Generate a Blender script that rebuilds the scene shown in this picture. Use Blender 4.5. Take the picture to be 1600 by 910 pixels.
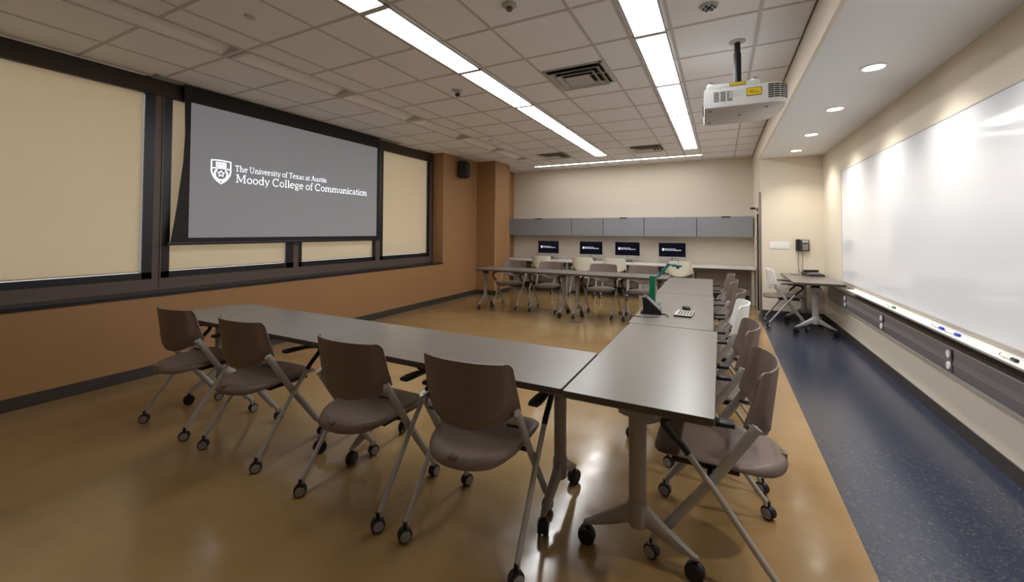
import bpy, bmesh, math, random
from mathutils import Vector, Matrix
random.seed(4)
for o in list(bpy.data.objects): bpy.data.objects.remove(o)
S = bpy.context.scene
COL = S.collection

# ---------------------------------------------------------------- camera, world, exposure
CAM_H = 1.3966
YAW, PITCH, ROLL, FPX, CX, CY = 0.4709, -0.0224, 0.0048, 639.6, 800.0, 347.36
fw = Vector((-math.sin(YAW)*math.cos(PITCH), math.cos(YAW)*math.cos(PITCH), -math.sin(PITCH)))
r0 = Vector((math.cos(YAW), math.sin(YAW), 0)); u0 = r0.cross(fw)
rr = math.cos(ROLL)*r0 + math.sin(ROLL)*u0
uu = -math.sin(ROLL)*r0 + math.cos(ROLL)*u0
cd = bpy.data.cameras.new('camera'); cam = bpy.data.objects.new('camera', cd); COL.objects.link(cam)
M4 = Matrix((rr, uu, -fw)).transposed().to_4x4(); M4.translation = Vector((0, 0, CAM_H))
cam.matrix_world = M4
cd.sensor_width = 36; cd.lens = FPX/1600*36; cd.shift_x = 0; cd.shift_y = -(455-CY)/1600
cd.clip_start = 0.02
S.camera = cam

W = bpy.data.worlds.new('world'); S.world = W; W.use_nodes = True
bg = W.node_tree.nodes['Background']
bg.inputs[0].default_value = (0.80, 0.89, 1.0, 1); bg.inputs[1].default_value = 1.9

S.view_settings.view_transform = 'Standard'; S.view_settings.look = 'None'
S.view_settings.gamma = 1; S.view_settings.use_curve_mapping = False
S.view_settings.exposure = 0.86
PANEL_E = 9.0       # troffer diffusers
SLOT_E = 9.0        # wall-wash slot at the back
DOWN_W = 40.0       # recessed downlights (W)

# ---------------------------------------------------------------- helpers
def lin(c):
    c = c/255.0
    return c/12.92 if c <= 0.04045 else ((c+0.055)/1.055)**2.4
def rgb(r, g, b): return (lin(r), lin(g), lin(b), 1)

def mat(name, col, rough=0.5, metal=0.0, spec=0.5, var=0.0, vscale=4.0, bump=0.0, bscale=80.0, coat=0.0, emit=None, estr=0.0):
    m = bpy.data.materials.new(name); m.use_nodes = True
    nt = m.node_tree; p = nt.nodes['Principled BSDF']
    p.inputs['Base Color'].default_value = col
    p.inputs['Roughness'].default_value = rough
    p.inputs['Metallic'].default_value = metal
    p.inputs['Specular IOR Level'].default_value = spec
    p.inputs['Coat Weight'].default_value = coat
    tc = nt.nodes.new('ShaderNodeTexCoord')
    if var > 0:
        n = nt.nodes.new('ShaderNodeTexNoise'); n.inputs['Scale'].default_value = vscale; n.inputs['Detail'].default_value = 5
        nt.links.new(tc.outputs['Object'], n.inputs['Vector'])
        mx = nt.nodes.new('ShaderNodeMix'); mx.data_type = 'RGBA'
        mx.inputs[6].default_value = tuple(max(0, c*(1-var)) for c in col[:3])+(1,)
        mx.inputs[7].default_value = tuple(min(1, c*(1+var)) for c in col[:3])+(1,)
        nt.links.new(n.outputs['Fac'], mx.inputs[0]); nt.links.new(mx.outputs[2], p.inputs['Base Color'])
    if bump > 0:
        n2 = nt.nodes.new('ShaderNodeTexNoise'); n2.inputs['Scale'].default_value = bscale; n2.inputs['Detail'].default_value = 3
        nt.links.new(tc.outputs['Object'], n2.inputs['Vector'])
        b = nt.nodes.new('ShaderNodeBump'); b.inputs['Strength'].default_value = bump; b.inputs['Distance'].default_value = 0.003
        nt.links.new(n2.outputs['Fac'], b.inputs['Height']); nt.links.new(b.outputs['Normal'], p.inputs['Normal'])
    if emit:
        p.inputs['Emission Color'].default_value = emit; p.inputs['Emission Strength'].default_value = estr
    return m

# -- materials
m_terra = mat('terracotta_paint', rgb(160, 120, 80), 0.55, var=0.04, vscale=1.5, bump=0.06)
m_cream = mat('cream_paint', rgb(227, 216, 198), 0.6, var=0.02, vscale=1.2, bump=0.06)
m_soffit = mat('soffit_paint', rgb(232, 236, 238), 0.7, bump=0.04)
m_tile = mat('ceiling_tile', rgb(244, 245, 248), 0.85, var=0.03, vscale=1.1, bump=0.35, bscale=260)
m_grid = mat('ceiling_grid_metal', rgb(200, 196, 194), 0.5)
m_base = mat('baseboard_rubber', rgb(62, 57, 54), 0.45)
m_brown = mat('brown_header', rgb(48, 36, 28), 0.45)
m_mull = mat('mullion_brown_grey', rgb(98, 84, 76), 0.4)
m_black = mat('black_frame', rgb(23, 23, 27), 0.35)
m_sill = mat('sill_black', rgb(36, 36, 40), 0.25)
m_table = mat('table_laminate', rgb(117, 111, 105), 0.29, spec=0.65, var=0.03, vscale=30)
m_tedge = mat('table_edge', rgb(82, 74, 68), 0.4)
m_silver = mat('silver_powder_coat', rgb(178, 176, 174), 0.34, metal=0.2)
m_silver_d = mat('grey_powder_coat', rgb(156, 150, 144), 0.4, metal=0.15)
m_taupe = mat('taupe_plastic', rgb(122, 106, 97), 0.42, bump=0.05, bscale=300)
m_white = mat('white_plastic', rgb(240, 239, 236), 0.4, bump=0.05, bscale=300)
m_ivory = mat('ivory_plastic', rgb(236, 232, 214), 0.42)
m_blackp = mat('black_plastic', rgb(22, 22, 25), 0.38)
m_wheel = mat('caster_disc', rgb(150, 150, 154), 0.4)
m_steel = mat('brushed_steel', rgb(176, 168, 156), 0.32, metal=0.9)
m_chrome = mat('chrome', rgb(220, 220, 220), 0.15, metal=1.0)
m_cab = mat('cabinet_grey', rgb(150, 152, 156), 0.45, metal=0.1)
m_desk = mat('white_worktop', rgb(226, 220, 214), 0.35)
m_deskleg = mat('desk_leg_grey', rgb(176, 170, 160), 0.45)
m_lightgrey = mat('light_grey', rgb(186, 184, 180), 0.4)
m_alu = mat('aluminium', rgb(200, 198, 196), 0.35, metal=0.6)
m_race = mat('raceway_grey', rgb(138, 131, 134), 0.34, metal=0.15)
m_raced = mat('raceway_dark', rgb(60, 56, 54), 0.4)
m_reflector = mat('reflector_white', rgb(254, 254, 254), 0.5)
m_projw = mat('projector_white', rgb(232, 232, 230), 0.4)
m_projg = mat('projector_grey', rgb(200, 196, 192), 0.45)
m_yellow = mat('yellow_label', rgb(240, 205, 20), 0.5)
m_green = mat('green_enamel', rgb(8, 112, 82), 0.35)
m_teal = mat('teal_enamel', rgb(20, 112, 112), 0.35)
m_blue = mat('blue_plastic', rgb(30, 60, 190), 0.4)
m_greenpen = mat('green_plastic', rgb(40, 130, 60), 0.4)
m_scr_black = mat('screen_masking_black', rgb(12, 12, 13), 0.6)
m_fabric = mat('shade_fabric', rgb(222, 207, 182), 0.9, var=0.03, vscale=2.0, bump=0.1, bscale=500)
m_paper = mat('white_paper', rgb(235, 235, 235), 0.6)
m_display = mat('monitor_display', rgb(4, 6, 16), 0.15, emit=rgb(6, 10, 40), estr=0.12)
m_logo = mat('screen_logo_light', rgb(230, 235, 245), 0.5, emit=(0.86, 0.90, 1.0, 1), estr=0.75)
m_projected = mat('projected_grey', rgb(138, 138, 138), 0.8, emit=rgb(120, 121, 126), estr=0.30)
m_panel = mat('light_diffuser', rgb(255, 255, 255), 0.4, emit=(0.97, 0.985, 1.0, 1), estr=PANEL_E)
m_slotlamp = mat('slot_lamp', rgb(255, 255, 255), 0.4, emit=(1.0, 0.975, 0.95, 1), estr=SLOT_E)
m_downlamp = mat('downlight_lamp', rgb(255, 255, 255), 0.4, emit=(1.0, 0.95, 0.88, 1), estr=9.0)
m_board = mat('whiteboard_enamel', rgb(242, 245, 252), 0.07, spec=0.5)
m_dark = mat('dark_void', rgb(10, 10, 10), 0.8)

# shade fabric lets some daylight through
def make_shade_material():
    nt = m_fabric.node_tree; p = nt.nodes['Principled BSDF']; out = nt.nodes['Material Output']
    t = nt.nodes.new('ShaderNodeBsdfTranslucent'); t.inputs[0].default_value = rgb(220, 206, 184)
    mx = nt.nodes.new('ShaderNodeMixShader'); mx.inputs[0].default_value = 0.42
    nt.links.new(p.outputs[0], mx.inputs[1]); nt.links.new(t.outputs[0], mx.inputs[2]); nt.links.new(mx.outputs[0], out.inputs[0])
make_shade_material()

def glass_material():
    m = bpy.data.materials.new('window_glass'); m.use_nodes = True
    nt = m.node_tree; nt.nodes.clear()
    o = nt.nodes.new('ShaderNodeOutputMaterial'); g = nt.nodes.new('ShaderNodeBsdfGlossy'); t = nt.nodes.new('ShaderNodeBsdfTransparent')
    g.inputs['Roughness'].default_value = 0.02; mx = nt.nodes.new('ShaderNodeMixShader'); mx.inputs[0].default_value = 0.08
    nt.links.new(t.outputs[0], mx.inputs[1]); nt.links.new(g.outputs[0], mx.inputs[2]); nt.links.new(mx.outputs[0], o.inputs[0])
    return m
m_glass = glass_material()

def tan_floor_material():
    m = mat('polished_tan_concrete', rgb(176, 140, 88), 0.2, spec=0.6)
    nt = m.node_tree; p = nt.nodes['Principled BSDF']; tc = nt.nodes.new('ShaderNodeTexCoord')
    a = nt.nodes.new('ShaderNodeTexNoise'); a.inputs['Scale'].default_value = 0.9; a.inputs['Detail'].default_value = 8; a.inputs['Roughness'].default_value = 0.62
    nt.links.new(tc.outputs['Object'], a.inputs['Vector'])
    cr = nt.nodes.new('ShaderNodeValToRGB')
    cr.color_ramp.elements[0].position = 0.3; cr.color_ramp.elements[0].color = rgb(137, 109, 70)
    cr.color_ramp.elements[1].position = 0.7; cr.color_ramp.elements[1].color = rgb(163, 133, 90)
    nt.links.new(a.outputs['Fac'], cr.inputs[0]); nt.links.new(cr.outputs[0], p.inputs['Base Color'])
    b = nt.nodes.new('ShaderNodeTexNoise'); b.inputs['Scale'].default_value = 6; b.inputs['Detail'].default_value = 6
    nt.links.new(tc.outputs['Object'], b.inputs['Vector'])
    mr = nt.nodes.new('ShaderNodeMapRange'); mr.inputs[1].default_value = 0.3; mr.inputs[2].default_value = 0.7; mr.inputs[3].default_value = 0.10; mr.inputs[4].default_value = 0.22
    nt.links.new(b.outputs['Fac'], mr.inputs[0]); nt.links.new(mr.outputs[0], p.inputs['Roughness'])
    bp = nt.nodes.new('ShaderNodeBump'); bp.inputs['Strength'].default_value = 0.05; bp.inputs['Distance'].default_value = 0.01
    nt.links.new(a.outputs['Fac'], bp.inputs['Height']); nt.links.new(bp.outputs['Normal'], p.inputs['Normal'])
    return m
def blue_floor_material():
    m = mat('blue_speckled_floor', rgb(52, 60, 82), 0.22, spec=0.75)
    nt = m.node_tree; p = nt.nodes['Principled BSDF']; tc = nt.nodes.new('ShaderNodeTexCoord')
    v = nt.nodes.new('ShaderNodeTexVoronoi'); v.inputs['Scale'].default_value = 120
    nt.links.new(tc.outputs['Object'], v.inputs['Vector'])
    sp = nt.nodes.new('ShaderNodeSeparateColor'); nt.links.new(v.outputs['Color'], sp.inputs[0])
    cr = nt.nodes.new('ShaderNodeValToRGB'); cr.color_ramp.interpolation = 'CONSTANT'
    e = cr.color_ramp.elements; e[0].position = 0; e[0].color = rgb(38, 45, 64); e[1].position = 0.45; e[1].color = rgb(46, 54, 74)
    q = e.new(0.84); q.color = rgb(74, 74, 78); q = e.new(0.93); q.color = rgb(24, 27, 40)
    nt.links.new(sp.outputs[0], cr.inputs[0]); nt.links.new(cr.outputs[0], p.inputs['Base Color'])
    return m
m_floor = tan_floor_material(); m_blue_floor = blue_floor_material()

# -- mesh builders
def bx(bm, x0, x1, y0, y1, z0, z1, mi=0, M=None, bev=0.0):
    t = bmesh.new() if bev > 0 else bm
    vs = [t.verts.new((x, y, z)) for x in (x0, x1) for y in (y0, y1) for z in (z0, z1)]
    fs = []
    for idx in ((0,1,3,2),(4,6,7,5),(0,4,5,1),(2,3,7,6),(0,2,6,4),(1,5,7,3)):
        f = t.faces.new([vs[i] for i in idx]); f.material_index = mi; fs.append(f)
    if bev > 0:
        bmesh.ops.bevel(t, geom=list(t.edges), offset=bev, segments=2, profile=0.6, affect='EDGES')
        for f in t.faces: f.material_index = mi
        if M is not None: bmesh.ops.transform(t, matrix=M, verts=t.verts)
        me = bpy.data.meshes.new('tmp'); t.to_mesh(me); t.free(); bm.from_mesh(me); bpy.data.meshes.remove(me)
    elif M is not None:
        bmesh.ops.transform(bm, matrix=M, verts=vs)

def ring_loft(bm, rings, mi=0, cap=True, closed=False, smooth=True):
    """rings: list of lists of Vector (same length)"""
    R = [[bm.verts.new(p) for p in ring] for ring in rings]
    n = len(R[0])
    for a, b in zip(R[:-1], R[1:]):
        for i in range(n):
            f = bm.faces.new((a[i], a[(i+1) % n], b[(i+1) % n], b[i])); f.material_index = mi; f.smooth = smooth
    if cap:
        for r in (R[0], R[-1]):
            try:
                f = bm.faces.new(r); f.material_index = mi
            except ValueError: pass
    return R

def smooth_path(pts, sub=5):
    P = [Vector(p) for p in pts]; out = []
    for i in range(len(P)-1):
        p0 = P[max(i-1, 0)]; p1 = P[i]; p2 = P[i+1]; p3 = P[min(i+2, len(P)-1)]
        for k in range(sub):
            t = k/sub
            out.append(0.5*((2*p1)+(-p0+p2)*t+(2*p0-5*p1+4*p2-p3)*t*t+(-p0+3*p1-3*p2+p3)*t*t*t))
    out.append(P[-1]); return out

def tube(bm, pts, ra, rb=None, side=(1, 0, 0), n=12, mi=0, taper=None):
    """elliptical tube; ra = half size along the in-plane normal, rb = half size along `side`"""
    rb = ra if rb is None else rb
    P = [Vector(p) for p in pts]; sd = Vector(side); rings = []
    for i, p in enumerate(P):
        t = (P[min(i+1, len(P)-1)]-P[max(i-1, 0)]).normalized()
        s = sd-t*sd.dot(t)
        if s.length < 1e-4: s = t.orthogonal()
        s.normalize(); b = t.cross(s).normalized()
        k = 1 if taper is None else taper[0]+(taper[1]-taper[0])*i/(len(P)-1)
        rings.append([p+s*(rb*k*math.cos(a))+b*(ra*k*math.sin(a)) for a in [2*math.pi*j/n for j in range(n)]])
    ring_loft(bm, rings, mi)

def cyl(bm, c, r, h, axis='z', n=24, mi=0, r2=None):
    c = Vector(c); ax = {'x': Vector((1,0,0)), 'y': Vector((0,1,0)), 'z': Vector((0,0,1))}[axis] if isinstance(axis, str) else Vector(axis).normalized()
    a = ax.orthogonal().normalized(); b = ax.cross(a); r2 = r if r2 is None else r2
    rings = [[c+ax*d+(a*math.cos(t)+b*math.sin(t))*q for t in [2*math.pi*j/n for j in range(n)]] for d, q in ((-h/2, r), (h/2, r2))]
    R = ring_loft(bm, rings, mi)
def lathe(bm, prof, c=(0,0,0), axis='z', n=28, mi=0):
    c = Vector(c); ax = {'x': Vector((1,0,0)), 'y': Vector((0,1,0)), 'z': Vector((0,0,1))}[axis]
    a = ax.orthogonal().normalized(); b = ax.cross(a)
    ring_loft(bm, [[c+ax*z+(a*math.cos(t)+b*math.sin(t))*max(q, 1e-4) for t in [2*math.pi*j/n for j in range(n)]] for q, z in prof], mi)
def prism(bm, poly, z0, z1, mi=0, edge_mi=None):
    a = [bm.verts.new((x, y, z0)) for x, y in poly]; b = [bm.verts.new((x, y, z1)) for x, y in poly]
    n = len(poly)
    for i in range(n):
        f = bm.faces.new((a[i], a[(i+1) % n], b[(i+1) % n], b[i])); f.material_index = mi if edge_mi is None else edge_mi
    f = bm.faces.new(b); f.material_index = mi
    f = bm.faces.new(a[::-1]); f.material_index = mi if edge_mi is None else edge_mi

def obj(name, bm, mats, parent=None, loc=None, smooth_angle=None):
    bmesh.ops.recalc_face_normals(bm, faces=bm.faces)
    me = bpy.data.meshes.new(name); bm.to_mesh(me); bm.free()
    for m in (mats if isinstance(mats, (list, tuple)) else [mats]): me.materials.append(m)
    if smooth_angle:
        for p in me.polygons: p.use_smooth = True
        me.set_sharp_from_angle(angle=math.radians(smooth_angle))
    o = bpy.data.objects.new(name, me); COL.objects.link(o)
    if parent: o.parent = parent
    if loc: o.location = loc
    return o
def boxobj(name, m, x0, x1, y0, y1, z0, z1, parent=None, bev=0.0):
    bm = bmesh.new(); bx(bm, x0, x1, y0, y1, z0, z1, bev=bev); return obj(name, bm, m, parent, smooth_angle=35 if bev else None)
def struct(name, bm, m, **k):
    o = obj(name, bm, m, **k); o['kind'] = 'structure'; return o
def sbox(name, m, *a, parent=None):
    o = boxobj(name, m, *a, parent=parent)
    if parent is None: o['kind'] = 'structure'
    return o
def tag(o, label, cat, group=None):
    o['label'] = label; o['category'] = cat
    if group: o['group'] = group
    return o
def thing(name, label, cat, loc=(0,0,0), rotz=0.0, group=None):
    o = bpy.data.objects.new(name, None); COL.objects.link(o); o.location = loc; o.rotation_euler = (0, 0, rotz)
    o.empty_display_size = 0.05
    return tag(o, label, cat, group)
def copy_tree(o, parent=None):
    c = o.copy(); COL.objects.link(c)
    if parent: c.parent = parent
    for ch in list(o.children): copy_tree(ch, c)
    return c

# ---------------------------------------------------------------- room dimensions
ZC, ZS = 2.94, 2.647
XW, XF, XR, XS = -4.85, -5.117, 1.47, 0.59
YF, YJ, YC1, YC2, YB, YP = -3.4, 6.54, 7.79, 8.47, 9.56, 8.08
XCOL, XBL = -4.38, 0.56
SILL, BB = 0.785, 0.10

# floor, blue walkway, ceiling, soffit
bm = bmesh.new(); bx(bm, -5.4, XBL, YF-0.1, YB+0.1, -0.1, 0); bx(bm, XBL, XS+0.05, YP+0.1, YB+0.1, -0.1, 0); struct('floor', bm, m_floor)
bm = bmesh.new(); bx(bm, XBL, XR+0.1, YF-0.1, YP+0.1, -0.1, 0.0); struct('floor_walkway', bm, m_blue_floor)
bm = bmesh.new(); SLX0, SLX1, SLY0, SLY1 = -3.920, -3.630, 0.85, 7.90
bx(bm, -5.4, SLX0, YF-0.1, YB+0.1, ZC, ZC+0.12); bx(bm, SLX1, XS, YF-0.1, YB+0.1, ZC, ZC+0.12)
bx(bm, SLX0, SLX1, YF-0.1, SLY0, ZC, ZC+0.12); bx(bm, SLX0, SLX1, SLY1, YB+0.1, ZC, ZC+0.12)
bx(bm, SLX0, SLX1, SLY0, SLY1, ZC+0.08, ZC+0.12)
GX = [-4.53, -3.93, -3.62, -3.34, -2.736, -2.286, -1.982, -1.5455, -0.926, -0.629, -0.324, 0.26]
Y0, T = 4.502, 0.6096
GY = [Y0+n*T for n in range(-9, 9)]
for x in GX: bx(bm, x-0.012, x+0.012, YF, YB, ZC-0.004, ZC+0.001, mi=1)
for y in GY:
    if y < YB-0.03:
        if SLY0 < y < SLY1:
            bx(bm, XF, SLX0, y-0.012, y+0.012, ZC-0.0035, ZC+0.001, mi=1); bx(bm, SLX1, XS, y-0.012, y+0.012, ZC-0.0035, ZC+0.001, mi=1)
        else: bx(bm, XF, XS, y-0.012, y+0.012, ZC-0.0035, ZC+0.001, mi=1)
struct('ceiling', bm, [m_tile, m_grid])
bm = bmesh.new()
bx(bm, XS, XR+0.1, YF-0.1, YP+0.05, ZS, ZC+0.12, mi=1)
bx(bm, XS, XR+0.1, YP+0.05, YB+0.1, 0, ZC+0.12, mi=0)
bx(bm, XS-0.006, XS+0.02, YF, YB, ZS-0.001, ZC, mi=0)
bx(bm, XS-0.014, XS-0.004, YF, YB, ZC-0.012, ZC-0.001, mi=2)
struct('ceiling_soffit', bm, [m_cream, m_soffit, m_raced])

# walls
sbox('wall_right', m_cream, XR, XR+0.12, YF-0.1, YP+0.1, -0.02, ZC)
sbox('wall_phone', m_cream, XS, XR, YP, YP+0.1, 0, ZS)
sbox('wall_back', m_cream, XW-0.3, XS+0.05, YB, YB+0.12, -0.02, ZC)
sbox('wall_front', m_cream, -5.4, XR+0.1, YF-0.12, YF, -0.02, ZC)
bm = bmesh.new(); bx(bm, -5.30, XW, YF, YJ, 0, SILL-0.03); bx(bm, -5.42, XW, YJ, YC1, 0, ZC); struct('wall_left', bm, m_terra)
sbox('wall_column', m_terra, -5.42, XCOL, YC1, YC2, 0, ZC)
sbox('wall_left_alcove', m_terra, -5.42, XW+0.04, YC2, YB, 0, ZC)
sbox('trim_1', m_sill, -5.2, XW+0.012, YF, YJ, SILL-0.03, SILL)           # sill
sbox('trim_2', m_brown, -5.20, XF+0.02, YF, YJ, 2.768, ZC)                 # header over the windows
bm = bmesh.new(); bx(bm, XF+0.02, XF+0.032, YF, 1.95, ZC-0.010, ZC-0.001); bx(bm, XF+0.02, XF+0.032, 5.45, 6.05, ZC-0.010, ZC-0.001); struct('daylight_leak_strip', bm, mat('daylight_leak_white', rgb(250, 250, 250), 0.4))  # near-white strips painted as the line of daylight leaking above the header

# baseboards
sbox('baseboard_left', m_base, XW, XW+0.009, YF, YC1, 0, BB)
bm = bmesh.new(); bx(bm, XW, XCOL+0.009, YC1-0.009, YC1, 0, BB); bx(bm, XCOL, XCOL+0.009, YC1-0.009, YC2, 0, BB); struct('baseboard_column', bm, m_base)
sbox('baseboard_back', m_base, XW+0.04, XS, YB-0.009, YB, 0, BB+0.02)
sbox('baseboard_right', m_base, XR-0.009, XR, YF, YP, 0, BB)
sbox('baseboard_phone', m_base, XS+0.03, XR, YP-0.009, YP, 0, BB)
# corner guards
sbox('trim_4', m_steel, XS-0.006, XS+0.028, YP-0.006, YP+0.028, 0.0, 2.08)
bm = bmesh.new(); bx(bm, XCOL-0.012, XCOL+0.003, YC1-0.003, YC1+0.012, 0.1, 2.05); bx(bm, XCOL-0.012, XCOL+0.003, YC2-0.010, YC2+0.003, 0.1, 1.35); struct('trim_5', bm, mat('clear_guard', rgb(190, 160, 130), 0.2))

# windows: brown mullions, black sashes, glass, shade
WIN = [(YF, 1.96, None), (2.185, 3.48, None), (3.70, 5.0, None), (5.205, 6.40, None)]
def window(i, y0, y1, fl, fr):
    """visible opening y0..y1; fl/fr = outer edges of the black sash"""
    bm = bmesh.new()
    xa, xb = XF-0.05, XF+0.006
    bx(bm, xa, xb, fl, y0, 0.90, 2.77); bx(bm, xa, xb, y1, fr, 0.90, 2.77)
    bx(bm, xa, xb, fl, fr, 0.90, 0.966)
    w = struct('window_%d' % i, bm, m_black)
    g = boxobj('window_glass', m_glass, XF-0.062, XF-0.056, fl, fr, 0.90, 2.77, parent=w)
    # the roller shade hangs just inside the sash plane
    bm = bmesh.new(); n = 14
    ys, ye = y0-0.010, y1-0.004
    for x in (XF-0.030, XF-0.0285):
        pass
    bx(bm, XF-0.030, XF-0.0285, ys, ye, 0.976, 2.80)
    bx(bm, XF-0.034, XF-0.024, ys, ye, 0.969, 0.981)
    s = obj('roller_shade', bm, m_fabric)
    return s
sh = [window(1, YF+0.38, 1.96, YF+0.3, 2.04), window(2, 2.185, 3.48, 2.115, 3.575), window(3, 3.70, 5.0, 3.655, 5.045), window(4, 5.205, 6.40, 5.15, 6.45)]
labs = ['wide cream roller shade over the leftmost, largest window', 'cream roller shade showing as a strip under left half of projection screen',
        'cream roller shade showing as a strip under right half of projection screen', 'narrow cream roller shade in the window right of the projection screen']
for s, l in zip(sh, labs): tag(s, l, 'roller shade', 'cream roller shades')
bm = bmesh.new()
for a, b in ((YF, YF+0.3), (2.04, 2.115), (3.575, 3.655), (5.045, 5.15), (6.45, YJ)): bx(bm, -5.20, XF+0.002, a, b, SILL, 2.77)
bx(bm, -5.20, XF+0.004, YF, YJ, SILL, 0.90)
bx(bm, XF, XF+0.012, 2.100, 2.112, SILL+0.02, 2.76)
struct('trim_6', bm, m_mull)
sbox('trim_7', m_brown, -5.2, XF+0.02, YJ-0.004, YJ, SILL, ZC)

# ---------------------------------------------------------------- ceiling lights
def troffer(xc, y0, y1, label, group):
    t = thing('ceiling_light', label, 'ceiling light', (xc, (y0+y1)/2, ZC), 0, group)
    L = (y1-y0)/2; w = 0.122; bm = bmesh.new()
    for sx in (-1, 1): bx(bm, min(sx*w, sx*(w-0.012)), max(sx*w, sx*(w-0.012)), -L+0.004, L-0.004, -0.016, -0.001)
    for sy in (-1, 1): bx(bm, -w, w, min(sy*(L-0.001), sy*(L-0.026)), max(sy*(L-0.001), sy*(L-0.026)), -0.017, -0.001)
    obj('frame', bm, m_lightgrey, t)
    bm = bmesh.new(); bx(bm, -w+0.012, w-0.012, -L+0.026, L-0.026, -0.0145, -0.003); obj('diffuser', bm, m_panel, t)
    return t
ordn = ['nearest, cut by the photo edge', 'second from the top of the photo', 'third from the top of the photo', 'fourth from the top of the photo', 'fifth from the top of the photo', 'farthest, nearest the cabinets']
for k in range(6):
    y0 = Y0+(2*k-6)*T; y1 = y0+2*T
    troffer(-2.134, y0, y1, 'lit panel of the left light strip, '+ordn[k], 'left strip of ceiling lights')
for k in range(1, 6):
    y0 = Y0+(2*k-6)*T; y1 = y0+2*T
    troffer(-0.477, y0, y1, 'lit panel of the right light strip, '+['', 'nearest, cut by the photo edge', 'second from the top of the photo', 'middle one, left of the projector', 'second to last towards the back wall', 'last one, nearest the back wall'][k], 'right strip of ceiling lights')
# wall wash slot at the back
for k, (a, b, l) in enumerate(((-3.92, -2.115, 'left half of thin lit slot light along the back wall'), (-2.10, -0.31, 'right half of thin lit slot light along the back wall'))):
    t = thing('slot_light', l, 'ceiling light', ((a+b)/2, 8.89, ZC), 0, 'slot lights along the back wall'); L = (b-a)/2
    bm = bmesh.new()
    for sy in (-1, 1): bx(bm, -L, L, sy*0.05-0.006, sy*0.05+0.006, -0.012, -0.001)
    for sx in (-1, 1): bx(bm, sx*L-0.005, sx*L+0.005, -0.05, 0.05, -0.012, -0.001)
    obj('frame', bm, m_lightgrey, t)
    bm = bmesh.new(); bx(bm, -L+0.006, L-0.006, -0.044, 0.044, -0.008, -0.002); obj('diffuser', bm, m_slotlamp, t)
# unlit linear slots above the window side
segs = [(0.89, 2.03), (2.11, 3.22), (3.30, 4.40), (4.48, 5.58), (5.68, 6.78), (6.86, 7.86)]
sl = ['first, nearest the camera', 'second from the camera', 'third from the camera', 'fourth from the camera', 'fifth from the camera', 'last, nearest the brown column']
for (a, b), s_ in zip(segs, sl):
    t = thing('linear_diffuser', 'unlit linear ceiling slot near the windows, '+s_, 'ceiling slot', (-3.775, (a+b)/2, ZC), 0, 'unlit linear ceiling slots'); L = (b-a)/2
    bm = bmesh.new()
    for x0, x1 in ((-0.152, -0.143), (0.143, 0.152)): bx(bm, x0, x1, -L-0.03, L+0.03, -0.008, 0.070)
    bx(bm, -0.145, 0.145, -L-0.034, -L+0.004, -0.006, 0.070); bx(bm, -0.145, 0.145, L-0.004, L+0.034, -0.006, 0.070)
    obj('frame', bm, m_grid, t)
    bm = bmesh.new(); ring_loft(bm, [[Vector((x, y, z)) for x, z in ((-0.143, 0.004), (-0.10, 0.014), (-0.04, 0.034), (0.02, 0.058), (0.05, 0.066), (0.143, 0.066), (0.143, 0.072), (-0.143, 0.072))] for y in (-L+0.004, L-0.004)], smooth=False)
    obj('reflector', bm, m_reflector, t)
# recessed downlights in the soffit
def downlight(y, label):
    t = thing('downlight', label, 'downlight', (1.035, y, ZS), 0, 'recessed downlights over the whiteboard')
    bm = bmesh.new(); lathe(bm, [(0.066, -0.001), (0.083, -0.001), (0.083, -0.005), (0.066, -0.008), (0.066, -0.001)]); obj('ring', bm, m_white, t, smooth_angle=40)
    bm = bmesh.new(); lathe(bm, [(0.0, -0.002), (0.065, -0.002), (0.065, -0.004), (0.0, -0.006)]); obj('lamp', bm, m_downlamp, t)
    ld = bpy.data.lights.new('downlight_spot', 'SPOT'); ld.energy = DOWN_W; ld.color = (1.0, 0.95, 0.87); ld.spot_size = math.radians(122); ld.spot_blend = 1.0; ld.shadow_soft_size = 0.05
    lo = bpy.data.objects.new('lamp_beam', ld); COL.objects.link(lo); lo.parent = t; lo.location = (0, 0, -0.02); lo.rotation_euler = (0, math.radians(-3), 0)
for y, l in ((1.6, 'round recessed downlight in the right soffit, outside the photo above the near wall'), (2.78, 'round recessed downlight in the right soffit just above the photo edge'),
             (3.953, 'largest visible round recessed downlight in the right soffit'), (5.12, 'second round recessed downlight in the soffit, right of the projector'),
             (6.33, 'third round recessed downlight in the right soffit'), (7.47, 'farthest and smallest round recessed downlight in the soffit, nearest the phone wall')):
    downlight(y, l)

# vents
def vent(x, y, label):
    t = thing('air_vent', label, 'vent', (x, y, ZC), 0, 'square ceiling air vents'); h = 0.285
    bm = bmesh.new()
    for sx in (-1, 1):
        bx(bm, min(sx*h, sx*(h-0.02)), max(sx*h, sx*(h-0.02)), -h, h, -0.008, -0.001)
        bx(bm, -h, h, min(sx*h, sx*(h-0.02)), max(sx*h, sx*(h-0.02)), -0.008, -0.001)
    obj('frame', bm, m_lightgrey, t)
    bm = bmesh.new(); bx(bm, -h+0.02, h-0.02, -h+0.02, h-0.02, -0.003, -0.001); obj('throat', bm, m_dark, t)
    for k, (a, b, z) in enumerate(((0.250, 0.205, -0.016), (0.190, 0.150, -0.026))):
        bm = bmesh.new()
        ring_loft(bm, [[Vector((sx*q, sy*q, zz)) for sx, sy in ((1, 1), (-1, 1), (-1, -1), (1, -1))] for q, zz in ((a, z-0.018), (b, z+0.012), (b-0.004, z+0.012), (a-0.006, z-0.020), (a, z-0.018))], cap=False, smooth=False)
        obj('louver', bm, m_lightgrey, t)
    bm = bmesh.new(); bx(bm, -0.125, 0.125, -0.125, 0.125, -0.046, -0.040); obj('centre_plate', bm, m_lightgrey, t)
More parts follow.
